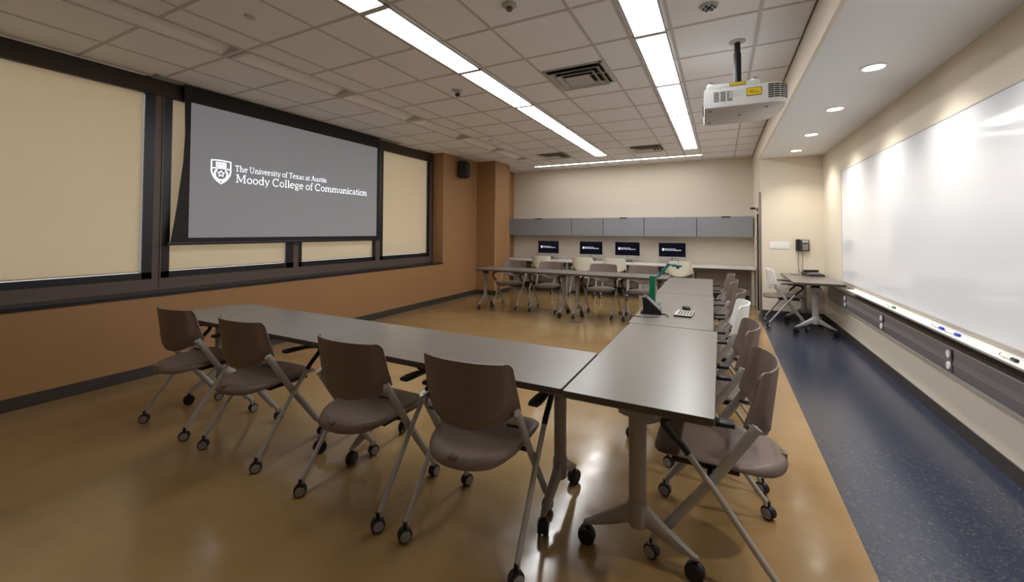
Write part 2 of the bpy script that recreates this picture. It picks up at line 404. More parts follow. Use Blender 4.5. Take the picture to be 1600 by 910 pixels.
vent(-1.235, 3.90, 'large square ceiling air vent between the two light strips')
vent(-2.98, 7.76, 'small far square ceiling vent left of the left light strip end')
vent(-1.20, 7.82, 'small far square ceiling vent between the ends of the light strips')

# small ceiling devices
t = thing('eyeball_spotlight', 'small chrome adjustable ceiling fitting left of the left light strip', 'spotlight', (-2.56, 3.69, ZC))
bm = bmesh.new(); lathe(bm, [(0.0, -0.001), (0.062, -0.001), (0.062, -0.006), (0.045, -0.012), (0.0, -0.012)]); obj('ring', bm, m_lightgrey, t, smooth_angle=40)
bm = bmesh.new(); cyl(bm, (0.01, -0.012, -0.034), 0.030, 0.05, (0.4, -0.3, -1), mi=0); cyl(bm, (0.021, -0.020, -0.061), 0.024, 0.006, (0.4, -0.3, -1), mi=1); obj('lamp_head', bm, [m_chrome, m_black], t, smooth_angle=40)
t = thing('smoke_detector', 'small round grey detector on the ceiling at the photo top, between the light strips', 'detector', (-1.27, 2.44, ZC))
bm = bmesh.new(); lathe(bm, [(0.0, -0.001), (0.05, -0.001), (0.05, -0.012), (0.03, -0.02), (0.0, -0.02)]); obj('base', bm, m_lightgrey, t, smooth_angle=40)
bm = bmesh.new(); lathe(bm, [(0.0, -0.02), (0.022, -0.02), (0.02, -0.042), (0.0, -0.045)]); obj('sensor_head', bm, m_mull, t, smooth_angle=40)
t = thing('sprinkler_head', 'round perforated ceiling fitting at the photo top, above the projector', 'detector', (-0.06, 3.06, ZC))
bm = bmesh.new(); lathe(bm, [(0.0, -0.001), (0.06, -0.001), (0.055, -0.012), (0.0, -0.014)]); obj('plate', bm, m_lightgrey, t, smooth_angle=40)
bm = bmesh.new()
for a in range(6): cyl(bm, (0.035*math.cos(a*1.047), 0.035*math.sin(a*1.047), -0.017), 0.008, 0.01)
cyl(bm, (0, 0, -0.02), 0.014, 0.016); obj('holes', bm, m_black, t)
for p, l in (((-3.02, 1.745), 'small round cover plate on a ceiling tile, upper left of the photo'), ((-3.47, 6.0), 'tiny round cover plate on a far left ceiling tile')):
    bm = bmesh.new(); lathe(bm, [(0.0, -0.001), (0.036, -0.001), (0.033, -0.007), (0.0, -0.008)], (0, 0, 0)); tag(obj('cover_plate', bm, m_lightgrey, loc=(p[0], p[1], ZC), smooth_angle=40), l, 'cover plate')

# ---------------------------------------------------------------- stroke serif lettering (flat lit letters)
def glyphs():
    """each glyph: (advance, list of strokes); stroke = (points, width) ; cap height 1, x-height 0.66"""
    def arc(cx, cy, rx, ry, a0, a1, n=14): return [(cx+rx*math.cos(math.radians(a0+(a1-a0)*i/n)), cy+ry*math.sin(math.radians(a0+(a1-a0)*i/n))) for i in range(n+1)]
    K, H, s = 0.12, 0.075, 0.06
    def ser(x, y, w=0.26): return ([(x-w/2, y), (x+w/2, y)], s)
    G = {}
    G['T'] = (0.78, [([(0.39, 0), (0.39, 1)], K), ([(0.04, 0.965), (0.74, 0.965)], 0.07), ([(0.06, 0.97), (0.06, 0.80)], 0.055), ([(0.72, 0.97), (0.72, 0.80)], 0.055), ser(0.39, 0.03, 0.32)])
    G['h'] = (0.68, [([(0.15, 0), (0.15, 1.04)], K), ([(0.04, 1.0), (0.15, 1.02)], s), (arc(0.34, 0.38, 0.17, 0.25, 160, 0), 0.09), ([(0.52, 0.4), (0.52, 0)], K), ser(0.15, 0.03), ser(0.52, 0.03)])
    G['e'] = (0.58, [(arc(0.29, 0.33, 0.225, 0.315, 10, 315, 20), 0.10), ([(0.07, 0.37), (0.51, 0.37)], 0.065)])
    G['U'] = (0.92, [([(0.2, 1), (0.2, 0.35)], K), (arc(0.45, 0.32, 0.25, 0.29, 180, 360, 16), 0.09), ([(0.7, 0.33), (0.7, 1)], 0.07), ser(0.2, 0.97, 0.32), ser(0.7, 0.97, 0.28)])
    G['n'] = (0.70, [([(0.15, 0), (0.15, 0.66)], K), ([(0.04, 0.62), (0.15, 0.64)], s), (arc(0.35, 0.38, 0.18, 0.25, 160, 0), 0.09), ([(0.53, 0.4), (0.53, 0)], K), ser(0.15, 0.03), ser(0.53, 0.03)])
    G['i'] = (0.33, [([(0.16, 0), (0.16, 0.66)], K), ([(0.05, 0.62), (0.16, 0.64)], s), ser(0.16, 0.03), ([(0.155, 0.84), (0.155, 0.97)], 0.135)])
    G['v'] = (0.60, [([(0.10, 0.64), (0.31, 0.02)], 0.11), ([(0.31, 0.02), (0.51, 0.64)], 0.06), ser(0.11, 0.64, 0.22), ser(0.51, 0.64, 0.18)])
    G['r'] = (0.50, [([(0.16, 0), (0.16, 0.66)], K), ([(0.05, 0.62), (0.16, 0.64)], s), (arc(0.36, 0.38, 0.19, 0.26, 165, 65, 8), 0.08), ([(0.43, 0.61), (0.45, 0.50)], 0.09), ser(0.17, 0.03, 0.28)])
    G['s'] = (0.50, [([(0.42, 0.50), (0.40, 0.60), (0.26, 0.63), (0.12, 0.56), (0.11, 0.44), (0.25, 0.35), (0.39, 0.27), (0.41, 0.13), (0.27, 0.03), (0.12, 0.06), (0.09, 0.17)], 0.085)])
    G['t'] = (0.42, [([(0.18, 0.82), (0.18, 0.14), (0.22, 0.05), (0.30, 0.03), (0.38, 0.07)], 0.10), ([(0.05, 0.63), (0.37, 0.63)], s)])
    G['y'] = (0.62, [([(0.10, 0.64), (0.32, 0.04)], 0.11), ([(0.52, 0.64), (0.30, 0.0), (0.20, -0.22), (0.08, -0.25)], 0.065), ser(0.11, 0.64, 0.22), ser(0.52, 0.64, 0.18)])
    G['o'] = (0.63, [(arc(0.31, 0.33, 0.235, 0.315, 0, 360, 24), 0.095)])
    G['f'] = (0.40, [([(0.17, 0), (0.17, 0.80), (0.22, 0.95), (0.32, 1.0), (0.42, 0.96)], 0.10), ([(0.04, 0.63), (0.36, 0.63)], s), ser(0.18, 0.03, 0.30)])
    G['x'] = (0.62, [([(0.11, 0.64), (0.50, 0.02)], 0.11), ([(0.49, 0.64), (0.11, 0.02)], 0.06), ser(0.12, 0.64, 0.2), ser(0.49, 0.64, 0.18), ser(0.12, 0.03, 0.18), ser(0.50, 0.03, 0.2)])
    G['a'] = (0.58, [(arc(0.26, 0.45, 0.17, 0.18, 150, 0, 8), 0.085), ([(0.43, 0.46), (0.43, 0.10), (0.50, 0.03), (0.56, 0.05)], 0.10), (arc(0.26, 0.19, 0.165, 0.16, 70, 350, 12), 0.085)])
    G['A'] = (0.84, [([(0.12, 0), (0.41, 1)], 0.06), ([(0.40, 1), (0.71, 0)], 0.13), ([(0.22, 0.36), (0.60, 0.36)], s), ser(0.12, 0.03, 0.24), ser(0.71, 0.03, 0.28)])
    G['u'] = (0.70, [([(0.16, 0.64), (0.16, 0.25)], K), (arc(0.34, 0.24, 0.18, 0.21, 180, 340, 10), 0.085), ([(0.54, 0.64), (0.54, 0.0)], K), ([(0.04, 0.62), (0.16, 0.63)], s), ([(0.43, 0.62), (0.54, 0.63)], s), ([(0.54, 0.03), (0.65, 0.04)], s)])
    G['M'] = (1.14, [([(0.19, 0), (0.19, 1)], 0.07), ([(0.20, 1), (0.55, 0.12)], 0.12), ([(0.55, 0.12), (0.90, 1)], 0.06), ([(0.93, 0), (0.93, 1)], K), ser(0.17, 0.03, 0.26), ser(0.93, 0.03, 0.30), ser(0.15, 0.97, 0.22), ser(0.95, 0.97, 0.24)])
    G['d'] = (0.68, [(arc(0.30, 0.33, 0.215, 0.31, 30, 330, 20), 0.095), ([(0.52, 0), (0.52, 1.04)], K), ([(0.41, 1.0), (0.52, 1.02)], s), ([(0.52, 0.03), (0.62, 0.04)], s)])
    G['C'] = (0.86, [(arc(0.45, 0.50, 0.36, 0.49, 42, 318, 26), 0.11), ([(0.72, 0.96), (0.73, 0.72)], 0.06)])
    G['l'] = (0.34, [([(0.17, 0), (0.17, 1.04)], K), ([(0.05, 1.0), (0.17, 1.02)], s), ser(0.17, 0.03)])
    G['g'] = (0.62, [(arc(0.28, 0.43, 0.18, 0.21, 0, 360, 18), 0.085), ([(0.42, 0.60), (0.58, 0.64)], 0.07), ([(0.18, 0.25), (0.14, 0.13), (0.28, 0.06), (0.46, 0.02), (0.52, -0.10), (0.42, -0.23), (0.26, -0.26), (0.11, -0.20), (0.12, -0.07), (0.22, 0.03)], 0.075)])
    G['c'] = (0.55, [(arc(0.29, 0.33, 0.225, 0.315, 50, 315, 20), 0.10), ([(0.45, 0.58), (0.43, 0.46)], 0.10)])
    G['m'] = (1.06, [([(0.15, 0), (0.15, 0.66)], K), ([(0.04, 0.62), (0.15, 0.64)], s), (arc(0.34, 0.38, 0.17, 0.25, 160, 0), 0.09), ([(0.52, 0.4), (0.52, 0)], K), (arc(0.71, 0.38, 0.18, 0.25, 160, 0), 0.09), ([(0.89, 0.4), (0.89, 0)], K), ser(0.15, 0.03), ser(0.52, 0.03, 0.22), ser(0.89, 0.03)])
    G[' '] = (0.26, [])
    return G
GL = glyphs()
def stroke(bm, pts, w, f):
    """flat ribbon through 2-D pts mapped into 3-D by f"""
    P = [Vector((x, y, 0)) for x, y in pts]; closed = (P[0]-P[-1]).length < 1e-5; A, B = [], []
    for i, p in enumerate(P):
        a = P[i-1] if i else (P[-2] if closed else p); b = P[i+1] if i < len(P)-1 else (P[1] if closed else p)
        t = (b-a).normalized(); n = Vector((-t.y, t.x, 0))*w/2
        A.append(bm.verts.new(f(p+n))); B.append(bm.verts.new(f(p-n)))
    for i in range(len(P)-1): bm.faces.new((A[i], A[i+1], B[i+1], B[i]))
def text_width(s, track=0.0): return sum(GL[c][0]+track for c in s)
def write(bm, s, x0, y0, h, width, f):
    """text starting at (x0,y0) baseline, cap height h, scaled to width"""
    k = width/text_width(s); x = x0
    for c in s:
        adv, st = GL[c]
        for pts, w in st:
            P = [(x+px*k, y0+py*h) for px, py in pts]
            stroke(bm, P, w*(k+h)/2*0.86, f)
        x += adv*k
def crest(bm, x, y, w, h, f):
    """shield with book, star and wreath; x,y = top left, w,h size"""
    g = lambda u, v: (x+u*w, y-v*h)
    out = [g(0, 0.02), g(0.5, 0.0), g(1, 0.02), g(1, 0.45), g(0.96, 0.60), g(0.86, 0.75), g(0.70, 0.89), g(0.5, 1.0), g(0.30, 0.89), g(0.14, 0.75), g(0.04, 0.60), g(0, 0.45), g(0, 0.02)]
    stroke(bm, out, 0.075*w, f)
    stroke(bm, [g(0, 0.36), g(0.5, 0.33), g(1, 0.36)], 0.06*w, f)
    for k in range(5): stroke(bm, [g(0.27+0.115*k, 0.09), g(0.27+0.115*k, 0.28)], 0.085*w, f)
    stroke(bm, [g(0.24, 0.09), g(0.76, 0.09)], 0.03*w, f); stroke(bm, [g(0.24, 0.28), g(0.76, 0.28)], 0.03*w, f)
    star = []
    for i in range(11):
        a = math.radians(90+36*i); q = 0.19 if i % 2 == 0 else 0.09
        star.append((x+0.5*w+q*w*math.cos(a), y-0.57*h+q*w*math.sin(a)))
    stroke(bm, star, 0.055*w, f)
    for s_ in (-1, 1):
        for i in range(7):
            a = math.radians(-80+20*i); px = 0.5+s_*0.34*math.cos(a*0.98); py = 0.60-0.31*math.sin(a)*0.8
            stroke(bm, [g(px-s_*0.05, py-0.03), g(px+s_*0.03, py+0.035)], 0.09*w, f)
    stroke(bm, [g(0.40, 0.89), g(0.5, 0.86), g(0.60, 0.89)], 0.05*w, f)

# ---------------------------------------------------------------- projection screen (left wall)
XSC = -5.03
t = thing('projection_screen', 'large lowered projection screen with grey picture and white university lettering', 'projection screen', (XSC, 3.65, ZC))
def sy(y): return y-3.65
def sz(z): return z-ZC
# black masking with curved tensioned sides
zs_ = [2.938, 2.76, 2.4, 2.1, 1.85, 1.65, 1.5, 1.38, 1.30, 1.262]
def lft(z):
    k = (2.938-z)/(2.938-1.262); return 2.245+0.02*math.sin(min(k, 0.6)/0.6*math.pi)-0.09*max(0, k-0.45)**1.6/(0.55**1.6)
def rgt(z):
    k = (2.938-z)/(2.938-1.262); return 5.04+0.025*max(0, k-0.45)**1.6/(0.55**1.6)
bm = bmesh.new()
ring_loft(bm, [[Vector((0.0, sy(lft(z)), sz(z))), Vector((0.0, sy(rgt(z)), sz(z))), Vector((-0.003, sy(rgt(z)), sz(z))), Vector((-0.003, sy(lft(z)), sz(z)))] for z in zs_], smooth=False)
obj('masking', bm, m_scr_black, t)
pic = boxobj('picture_area', m_projected, 0.0002, 0.0012, sy(2.315), sy(4.975), sz(1.312), sz(2.758), t)
bm = bmesh.new()
f3 = lambda p: Vector((0.0022, p.x, p.y))
crest(bm, sy(2.520), sz(2.182), 0.20, 0.262, f3)
lg = obj('shield_emblem', bm, m_logo, t); lg.parent = pic
bm = bmesh.new()
write(bm, 'The University of Texas at Austin', sy(2.765), sz(2.082), 0.068, 1.248, f3)
lg = obj('lettering', bm, m_logo, t); lg.parent = pic
bm = bmesh.new()
write(bm, 'Moody College of Communication', sy(2.775), sz(1.952), 0.094, 1.99, f3)
lg = obj('lettering', bm, m_logo, t); lg.parent = pic
bm = bmesh.new(); bx(bm, -0.014, 0.014, sy(2.13), sy(5.075), sz(1.235), sz(1.265), bev=0.006); obj('bottom_bar', bm, m_black, t, smooth_angle=40)
bm = bmesh.new()
bx(bm, -0.07, -0.055, sy(1.98), sy(5.50), -0.010, -0.001); bx(bm, 0.045, 0.06, sy(1.98), sy(5.50), -0.010, -0.001)
bx(bm, -0.07, 0.06, sy(1.98), sy(1.995), -0.010, -0.001); bx(bm, -0.07, 0.06, sy(5.485), sy(5.50), -0.010, -0.001)
bx(bm, -0.055, 0.045, sy(1.995), sy(2.24), -0.006, -0.001); bx(bm, -0.055, 0.045, sy(5.05), sy(5.485), -0.006, -0.001)
obj('ceiling_slot', bm, m_lightgrey, t)

# ---------------------------------------------------------------- whiteboard and rail
t = thing('whiteboard', 'very long glossy whiteboard on the right wall', 'whiteboard', (XR, 4.2, 1.49))
bm = bmesh.new(); bx(bm, -0.012, -0.002, -2.6, 2.72, -0.732, 0.738); obj('panel', bm, m_board, t)
bm = bmesh.new()
for z in (-0.738, 0.738): bx(bm, -0.015, -0.001, -2.605, 2.725, z-0.005, z+0.005)
for y in (-2.605, 2.725): bx(bm, -0.015, -0.001, y-0.004, y+0.004, -0.743, 0.743)
obj('edge_trim', bm, m_lightgrey, t)
t = thing('marker_tray', 'long white marker tray below the whiteboard', 'tray', (XR, 3.9, 0.69))
bm = bmesh.new()
prof = [(-0.001, 0.03), (-0.001, 0.0), (-0.092, 0.0), (-0.096, 0.014), (-0.088, 0.014), (-0.084, 0.008), (-0.012, 0.010), (-0.010, 0.03)]
ring_loft(bm, [[Vector((x, y, z)) for x, z in prof] for y in (-2.7, 2.5)], smooth=False); obj('tray', bm, mat('tray_white', rgb(232, 230, 228), 0.35), t)
t = thing('wall_raceway', 'long dark grey cable raceway on the right wall under the marker tray', 'raceway', (XR, 3.9, 0.52))
bm = bmesh.new()
prof = [(-0.001, 0.10), (-0.045, 0.10), (-0.056, 0.085), (-0.052, 0.02), (-0.060, -0.02), (-0.050, -0.085), (-0.040, -0.10), (-0.001, -0.10)]
ring_loft(bm, [[Vector((x, y, z)) for x, z in prof] for y in (-5.0, 3.65)], smooth=False); obj('cover', bm, m_race, t)
bm = bmesh.new(); bx(bm, -0.062, -0.001, -5.0, 3.65, 0.100, 0.116); obj('top_lip', bm, m_raced, t)
bm = bmesh.new(); bx(bm, -0.045, -0.001, -5.0, 3.65, -0.112, -0.100); obj('bottom_lip', bm, m_lightgrey, t)
for y, l in ((3.92, 'white outlet block on the raceway, nearest of three'), (5.25, 'white outlet block on the raceway, middle of three'), (6.58, 'white outlet block on the raceway, farthest, by the phone table')):
    q = thing('power_outlet', l, 'outlet', (XR-0.060, y, 0.525), 0, 'outlets on the wall raceway')
    bm = bmesh.new(); bx(bm, -0.006, 0.0, -0.03, 0.03, -0.075, 0.075, bev=0.003); obj('plate', bm, m_race, q)
    for z in (-0.042, 0.036):
        bm = bmesh.new(); cyl(bm, (-0.008, 0, z), 0.026, 0.008, 'x'); obj('socket', bm, m_paper, q, smooth_angle=40)
def marker(y, m, label, rz):
    q = thing('marker_pen', label, 'marker', (XR-0.050, y, 0.7105), rz)
    bm = bmesh.new(); cyl(bm, (0, 0, 0), 0.009, 0.10, 'y'); obj('barrel', bm, m_paper, q, smooth_angle=40)
    bm = bmesh.new(); cyl(bm, (0, -0.065, 0), 0.010, 0.04, 'y'); cyl(bm, (0, 0.052, 0), 0.0093, 0.008, 'y'); obj('cap', bm, m, q, smooth_angle=40)
marker(3.92, m_blue, 'blue capped whiteboard marker lying in the tray', 0.1); marker(4.13, m_blue, 'second blue marker lying behind the first in the tray', 0.02)
marker(5.05, m_greenpen, 'green capped whiteboard marker lying in the tray', 0.05); marker(3.30, m_black, 'dark marker lying in the tray near the right photo edge', 0.0)

# ---------------------------------------------------------------- chairs
def caster_bm(r=0.030, w=0.042, mats=2):
    bm = bmesh.new()
    for s in (-1, 1):
        lathe(bm, [(0.0, -0.0055), (r*0.8, -0.0065), (r, -0.003), (r, 0.004), (r*0.82, 0.0065), (r*0.80, 0.0066)], (s*w*0.32, 0, 0), 'x', 20, 0)
        cyl(bm, (s*(w*0.32+0.0068), 0, 0), r*0.78, 0.003, 'x', 20, 1)
    # hood over the wheels
    rings = []
    for i in range(9):
        a = math.radians(-10+i*25)
        q = r*1.08; rings.append([Vector((x, q*k*math.cos(a), q*k*math.sin(a))) for x, k in ((-0.010, 1.0), (0.010, 1.0), (0.010, 0.84), (-0.010, 0.84))])
    ring_loft(bm, rings, 0, smooth=False)
    cyl(bm, (0, 0, r+0.010), 0.010, 0.026, 'z', 14, 0)
    return bm
me_caster = None
def add_caster(parent, loc, rotz, r=0.030, w=0.042, disc=None):
    o = obj('caster', caster_bm(r, w), [m_blackp, disc or m_wheel], parent, smooth_angle=40)
    o.location = loc; o.rotation_euler = (0, 0, rotz); return o

def seat_bm():
    bm = bmesh.new(); N = 56
    def outline(k):
        # k 0..1 round the seat, +y front
        a = 2*math.pi*k; c, s_ = math.cos(a), math.sin(a)
        e = 0.40 if s_ >= 0 else 0.93
        x = 0.224*math.copysign(abs(c)**e, c); y = math.copysign(abs(s_)**e, s_)
        return x, (-0.02+0.260*y) if s_ >= 0 else (-0.02+0.265*y)
    # (scale, height above the rim line, share of the edge drop)
    rows = [(0.02, -0.010, 0), (0.30, -0.011, 0), (0.60, -0.008, 0), (0.80, -0.002, 0), (0.90, 0.001, 0.02), (0.95, 0.0, 0.12), (0.985, -0.003, 0.40), (1.0, -0.005, 0.75), (0.99, -0.008, 1.0), (0.96, -0.010, 1.0), (0.90, -0.014, 0.7), (0.60, -0.022, 0.0), (0.02, -0.024, 0.0)]
    rings = []
    for s_, dz, dk in rows:
        ring = []
        for j in range(N):
            x, y = outline(j/N)
            drop = 0.008+0.030*max(0, min(1, (-y-0.02)/0.20))**1.5
            zz = 0.460+dz-dk*drop
            if y > 0.12: zz -= 0.020*((y*s_-0.12)/0.12)**2 if y*s_ > 0.12 else 0
            ring.append(Vector((x*s_, y*s_, zz)))
        rings.append(ring)
    ring_loft(bm, rings)
    # little tab on the rear lip
    bx(bm, -0.020, 0.020, -0.282, -0.258, 0.440, 0.462, bev=0.004)
    return bm
def back_bm():
    bm = bmesh.new(); U, V = 40, 30; F, B = [], []
    def surf(u, v):
        # u -1..1 across, v 0 bottom .. 1 top
        au = abs(u)
        zb = 0.548+0.080*au**2.4; zt = 0.847-0.004*au**2-0.022*max(0, (au-0.88)/0.12)**2.5
        z = zb+(zt-zb)*v
        x = u*(0.240-0.013*v)
        yc = -0.203-0.036*v
        wrap = 0.066*au**2.3+0.014*(1-v)*au**3
        # bowl: centre dish stands a little behind the side wings, U shaped outline
        d = math.sqrt((au/0.90)**2+(max(0, 0.735-z)/0.185)**2)
        k = min(1, max(0, (1.0-d)/0.06)); k = k*k*(3-2*k)
        lip = 0.010*max(0, 1-v/0.07)**2*(1-au**2)
        return Vector((x, yc+wrap-0.013*k-lip+0.010*min(1, max(0, d-1)/0.18), z))
    th = 0.008
    for i in range(V+1):
        rowF, rowB = [], []
        for j in range(U+1):
            u = -1+2*j/U; v = i/V; p = surf(u, v)
            e = 1e-3
            du = surf(min(1, u+e), v)-surf(max(-1, u-e), v); dv = surf(u, min(1, v+e))-surf(u, max(0, v-e)); n = du.cross(dv).normalized()
            if n.y < 0: n = -n
            rowF.append(bm.verts.new(p+n*th/2)); rowB.append(bm.verts.new(p-n*th/2))
        F.append(rowF); B.append(rowB)
    def q(a, b, c, d):
        f = bm.faces.new((a, b, c, d)); f.smooth = True
    for i in range(V):
        for j in range(U):
            q(F[i][j], F[i][j+1], F[i+1][j+1], F[i+1][j]); q(B[i][j], B[i+1][j], B[i+1][j+1], B[i][j+1])
    for j in range(U): q(F[0][j], B[0][j], B[0][j+1], F[0][j+1]); q(F[V][j], F[V][j+1], B[V][j+1], B[V][j])
    for i in range(V): q(F[i][0], F[i+1][0], B[i+1][0], B[i][0]); q(F[i][U], B[i][U], B[i+1][U], F[i+1][U])
    return bm
def make_chair(label, mseat, mback):
    t = thing('conference_chair', label, 'chair')
    obj('seat', seat_bm(), mseat, t, smooth_angle=50)
    bk = obj('backrest', back_bm(), mback, t, smooth_angle=60)
    for s in (-1, 1):
        # tube that carries the backrest and runs down to the front caster
        bm = bmesh.new()
        tube(bm, [(s*0.243, -0.158, 0.638), (s*0.244, -0.145, 0.618), (s*0.243, -0.012, 0.408), (s*0.236, 0.195, 0.125)], 0.020, 0.012, n=14)
        tube(bm, smooth_path([(s*0.236, 0.185, 0.140), (s*0.235, 0.222, 0.092), (s*0.235, 0.228, 0.062)], 4), 0.015, 0.011, n=12)
        bx(bm, min(s*0.224, s*0.240), max(s*0.224, s*0.240), -0.162, -0.128, 0.600, 0.640, bev=0.004)
        lg = obj('leg', bm, m_silver, t, smooth_angle=50)
        add_caster(lg, (s*0.235, 0.236, 0.0305), random.uniform(-0.7, 0.7))
        # tube from the arm down to the rear caster
        bm = bmesh.new()
        tube(bm, [(s*0.271, 0.100, 0.508), (s*0.272, -0.010, 0.372), (s*0.274, -0.200, 0.112)], 0.0125, 0.0125, n=12)
        tube(bm, smooth_path([(s*0.274, -0.196, 0.118), (s*0.275, -0.222, 0.082), (s*0.275, -0.226, 0.062)], 4), 0.0125, 0.0125, n=12)
        cyl(bm, (s*0.258, 0.008, 0.385), 0.014, 0.034, 'x', 14)
        lg = obj('leg', bm, m_silver, t, smooth_angle=50)
        add_caster(lg, (s*0.275, -0.236, 0.0305), random.uniform(-0.9, 0.9))
        # arm: black loop from the post forward, up and back
        bm = bmesh.new()
        tube(bm, smooth_path([(s*0.271, 0.088, 0.492), (s*0.271, 0.112, 0.522), (s*0.272, 0.165, 0.572), (s*0.273, 0.182, 0.602), (s*0.274, 0.160, 0.626), (s*0.275, 0.090, 0.640)], 5), 0.014, 0.014, n=12)
        P = smooth_path([(s*0.274, 0.150, 0.629), (s*0.277, 0.080, 0.641), (s*0.281, 0.0, 0.648), (s*0.282, -0.080, 0.650)], 5)
        rings = []
        for i, p in enumerate(P):
            k = i/(len(P)-1); w = 0.015+0.012*min(1, k*1.6); h = 0.0085
            if k > 0.93: w *= 0.86
            rings.append([p+Vector((a*w, 0, b*h)) for a, b in ((-1, -0.5), (-0.9, -1), (0.9, -1), (1, -0.5), (1, 0.5), (0.85, 1), (-0.85, 1), (-1, 0.5))])
        ring_loft(bm, rings)
        obj('armrest', bm, m_blackp, t, smooth_angle=50)
    bm = bmesh.new()
    tube(bm, [(-0.235, 0.010, 0.402), (0.235, 0.010, 0.402)], 0.011, 0.011, side=(0, 1, 0), n=12)
    tube(bm, [(-0.235, -0.118, 0.560), (-0.19, -0.150, 0.575)], 0.006, n=8)
    tube(bm, [(0.235, -0.118, 0.560), (0.19, -0.150, 0.575)], 0.006, n=8)
    for s in (-1, 1): bx(bm, min(s*0.05, s*0.18), max(s*0.05, s*0.18), -0.10, 0.16, 0.402, 0.422, bev=0.004)
    obj('seat_frame', bm, m_blackp, t, smooth_angle=50)
    return t
taupe0 = make_chair('', m_taupe, m_taupe)
whiteb0 = make_chair('', m_taupe, m_white)
ivory0 = make_chair('', m_ivory, m_ivory)
used = set()
def place(proto, x, y, rz, label, group):
    c = proto if proto not in used else copy_tree(proto)
    used.add(proto)
    c.location = (x, y, 0); c.rotation_euler = (0, 0, rz); c['label'] = label; c['category'] = 'chair'; c['group'] = group
    return c
g = 'taupe rolling chairs at the long left table'
place(taupe0, -3.45, 1.70, 0.0, 'leftmost taupe rolling chair of the front row, at the left end of the table', g)
place(taupe0, -2.67, 1.70, 0.0, 'second taupe rolling chair from the left in the front row', g)
place(taupe0, -1.703, 1.68, 0.0, 'third taupe rolling chair from the left in the front row', g)
place(taupe0, -1.008, 1.70, 0.035, 'taupe rolling chair in the front row with its back nearest the table corner', g)
g = 'rolling chairs along the right tables'
L90 = math.pi/2
place(taupe0, -0.035, 2.105, L90, 'nearest taupe rolling chair on the right side, beside the blue walkway', g)
place(taupe0, -0.045, 2.865, L90, 'second taupe rolling chair on the right side, in front of the white one', g)
place(whiteb0, -0.050, 3.73, L90, 'rolling chair with bright white back among taupe ones on the right side', g)
place(taupe0, -0.045, 4.47, L90, 'taupe rolling chair directly behind the white backed one on the right side', g)
place(taupe0, -0.075, 5.37, L90, 'second to last taupe rolling chair on the right side', g)
place(taupe0, -0.085, 6.17, L90, 'farthest taupe rolling chair on the right side, near the worktop', g)
g = 'taupe rolling chairs behind the back table'
for x, l in ((-3.45, 'taupe chair behind the far left end of the back table'), (-2.72, 'taupe chair behind the back table, second from the left'),
             (-1.772, 'taupe chair behind the back table, third from the left'), (-1.12, 'taupe chair behind the back table, just left of the green camera stand')):
    place(taupe0, x, 6.74, math.pi, l, g)
g = 'ivory rolling chairs at the computer worktop'
for x, y, l in ((-3.64, 8.80, 'ivory chair in front of the leftmost computer'), (-2.655, 8.74, 'ivory chair in front of the second computer from the left'),
                (-1.985, 8.80, 'ivory chair in front of the third computer from the left'), (-0.705, 8.60, 'ivory chair in front of the rightmost computer, behind the green stand')):
    place(ivory0, x, y, 0.0, l, g)
place(whiteb0, 0.865, 7.40, -L90, 'white backed rolling chair at the small corner table under the wall phone', 'rolling chairs with white backs')

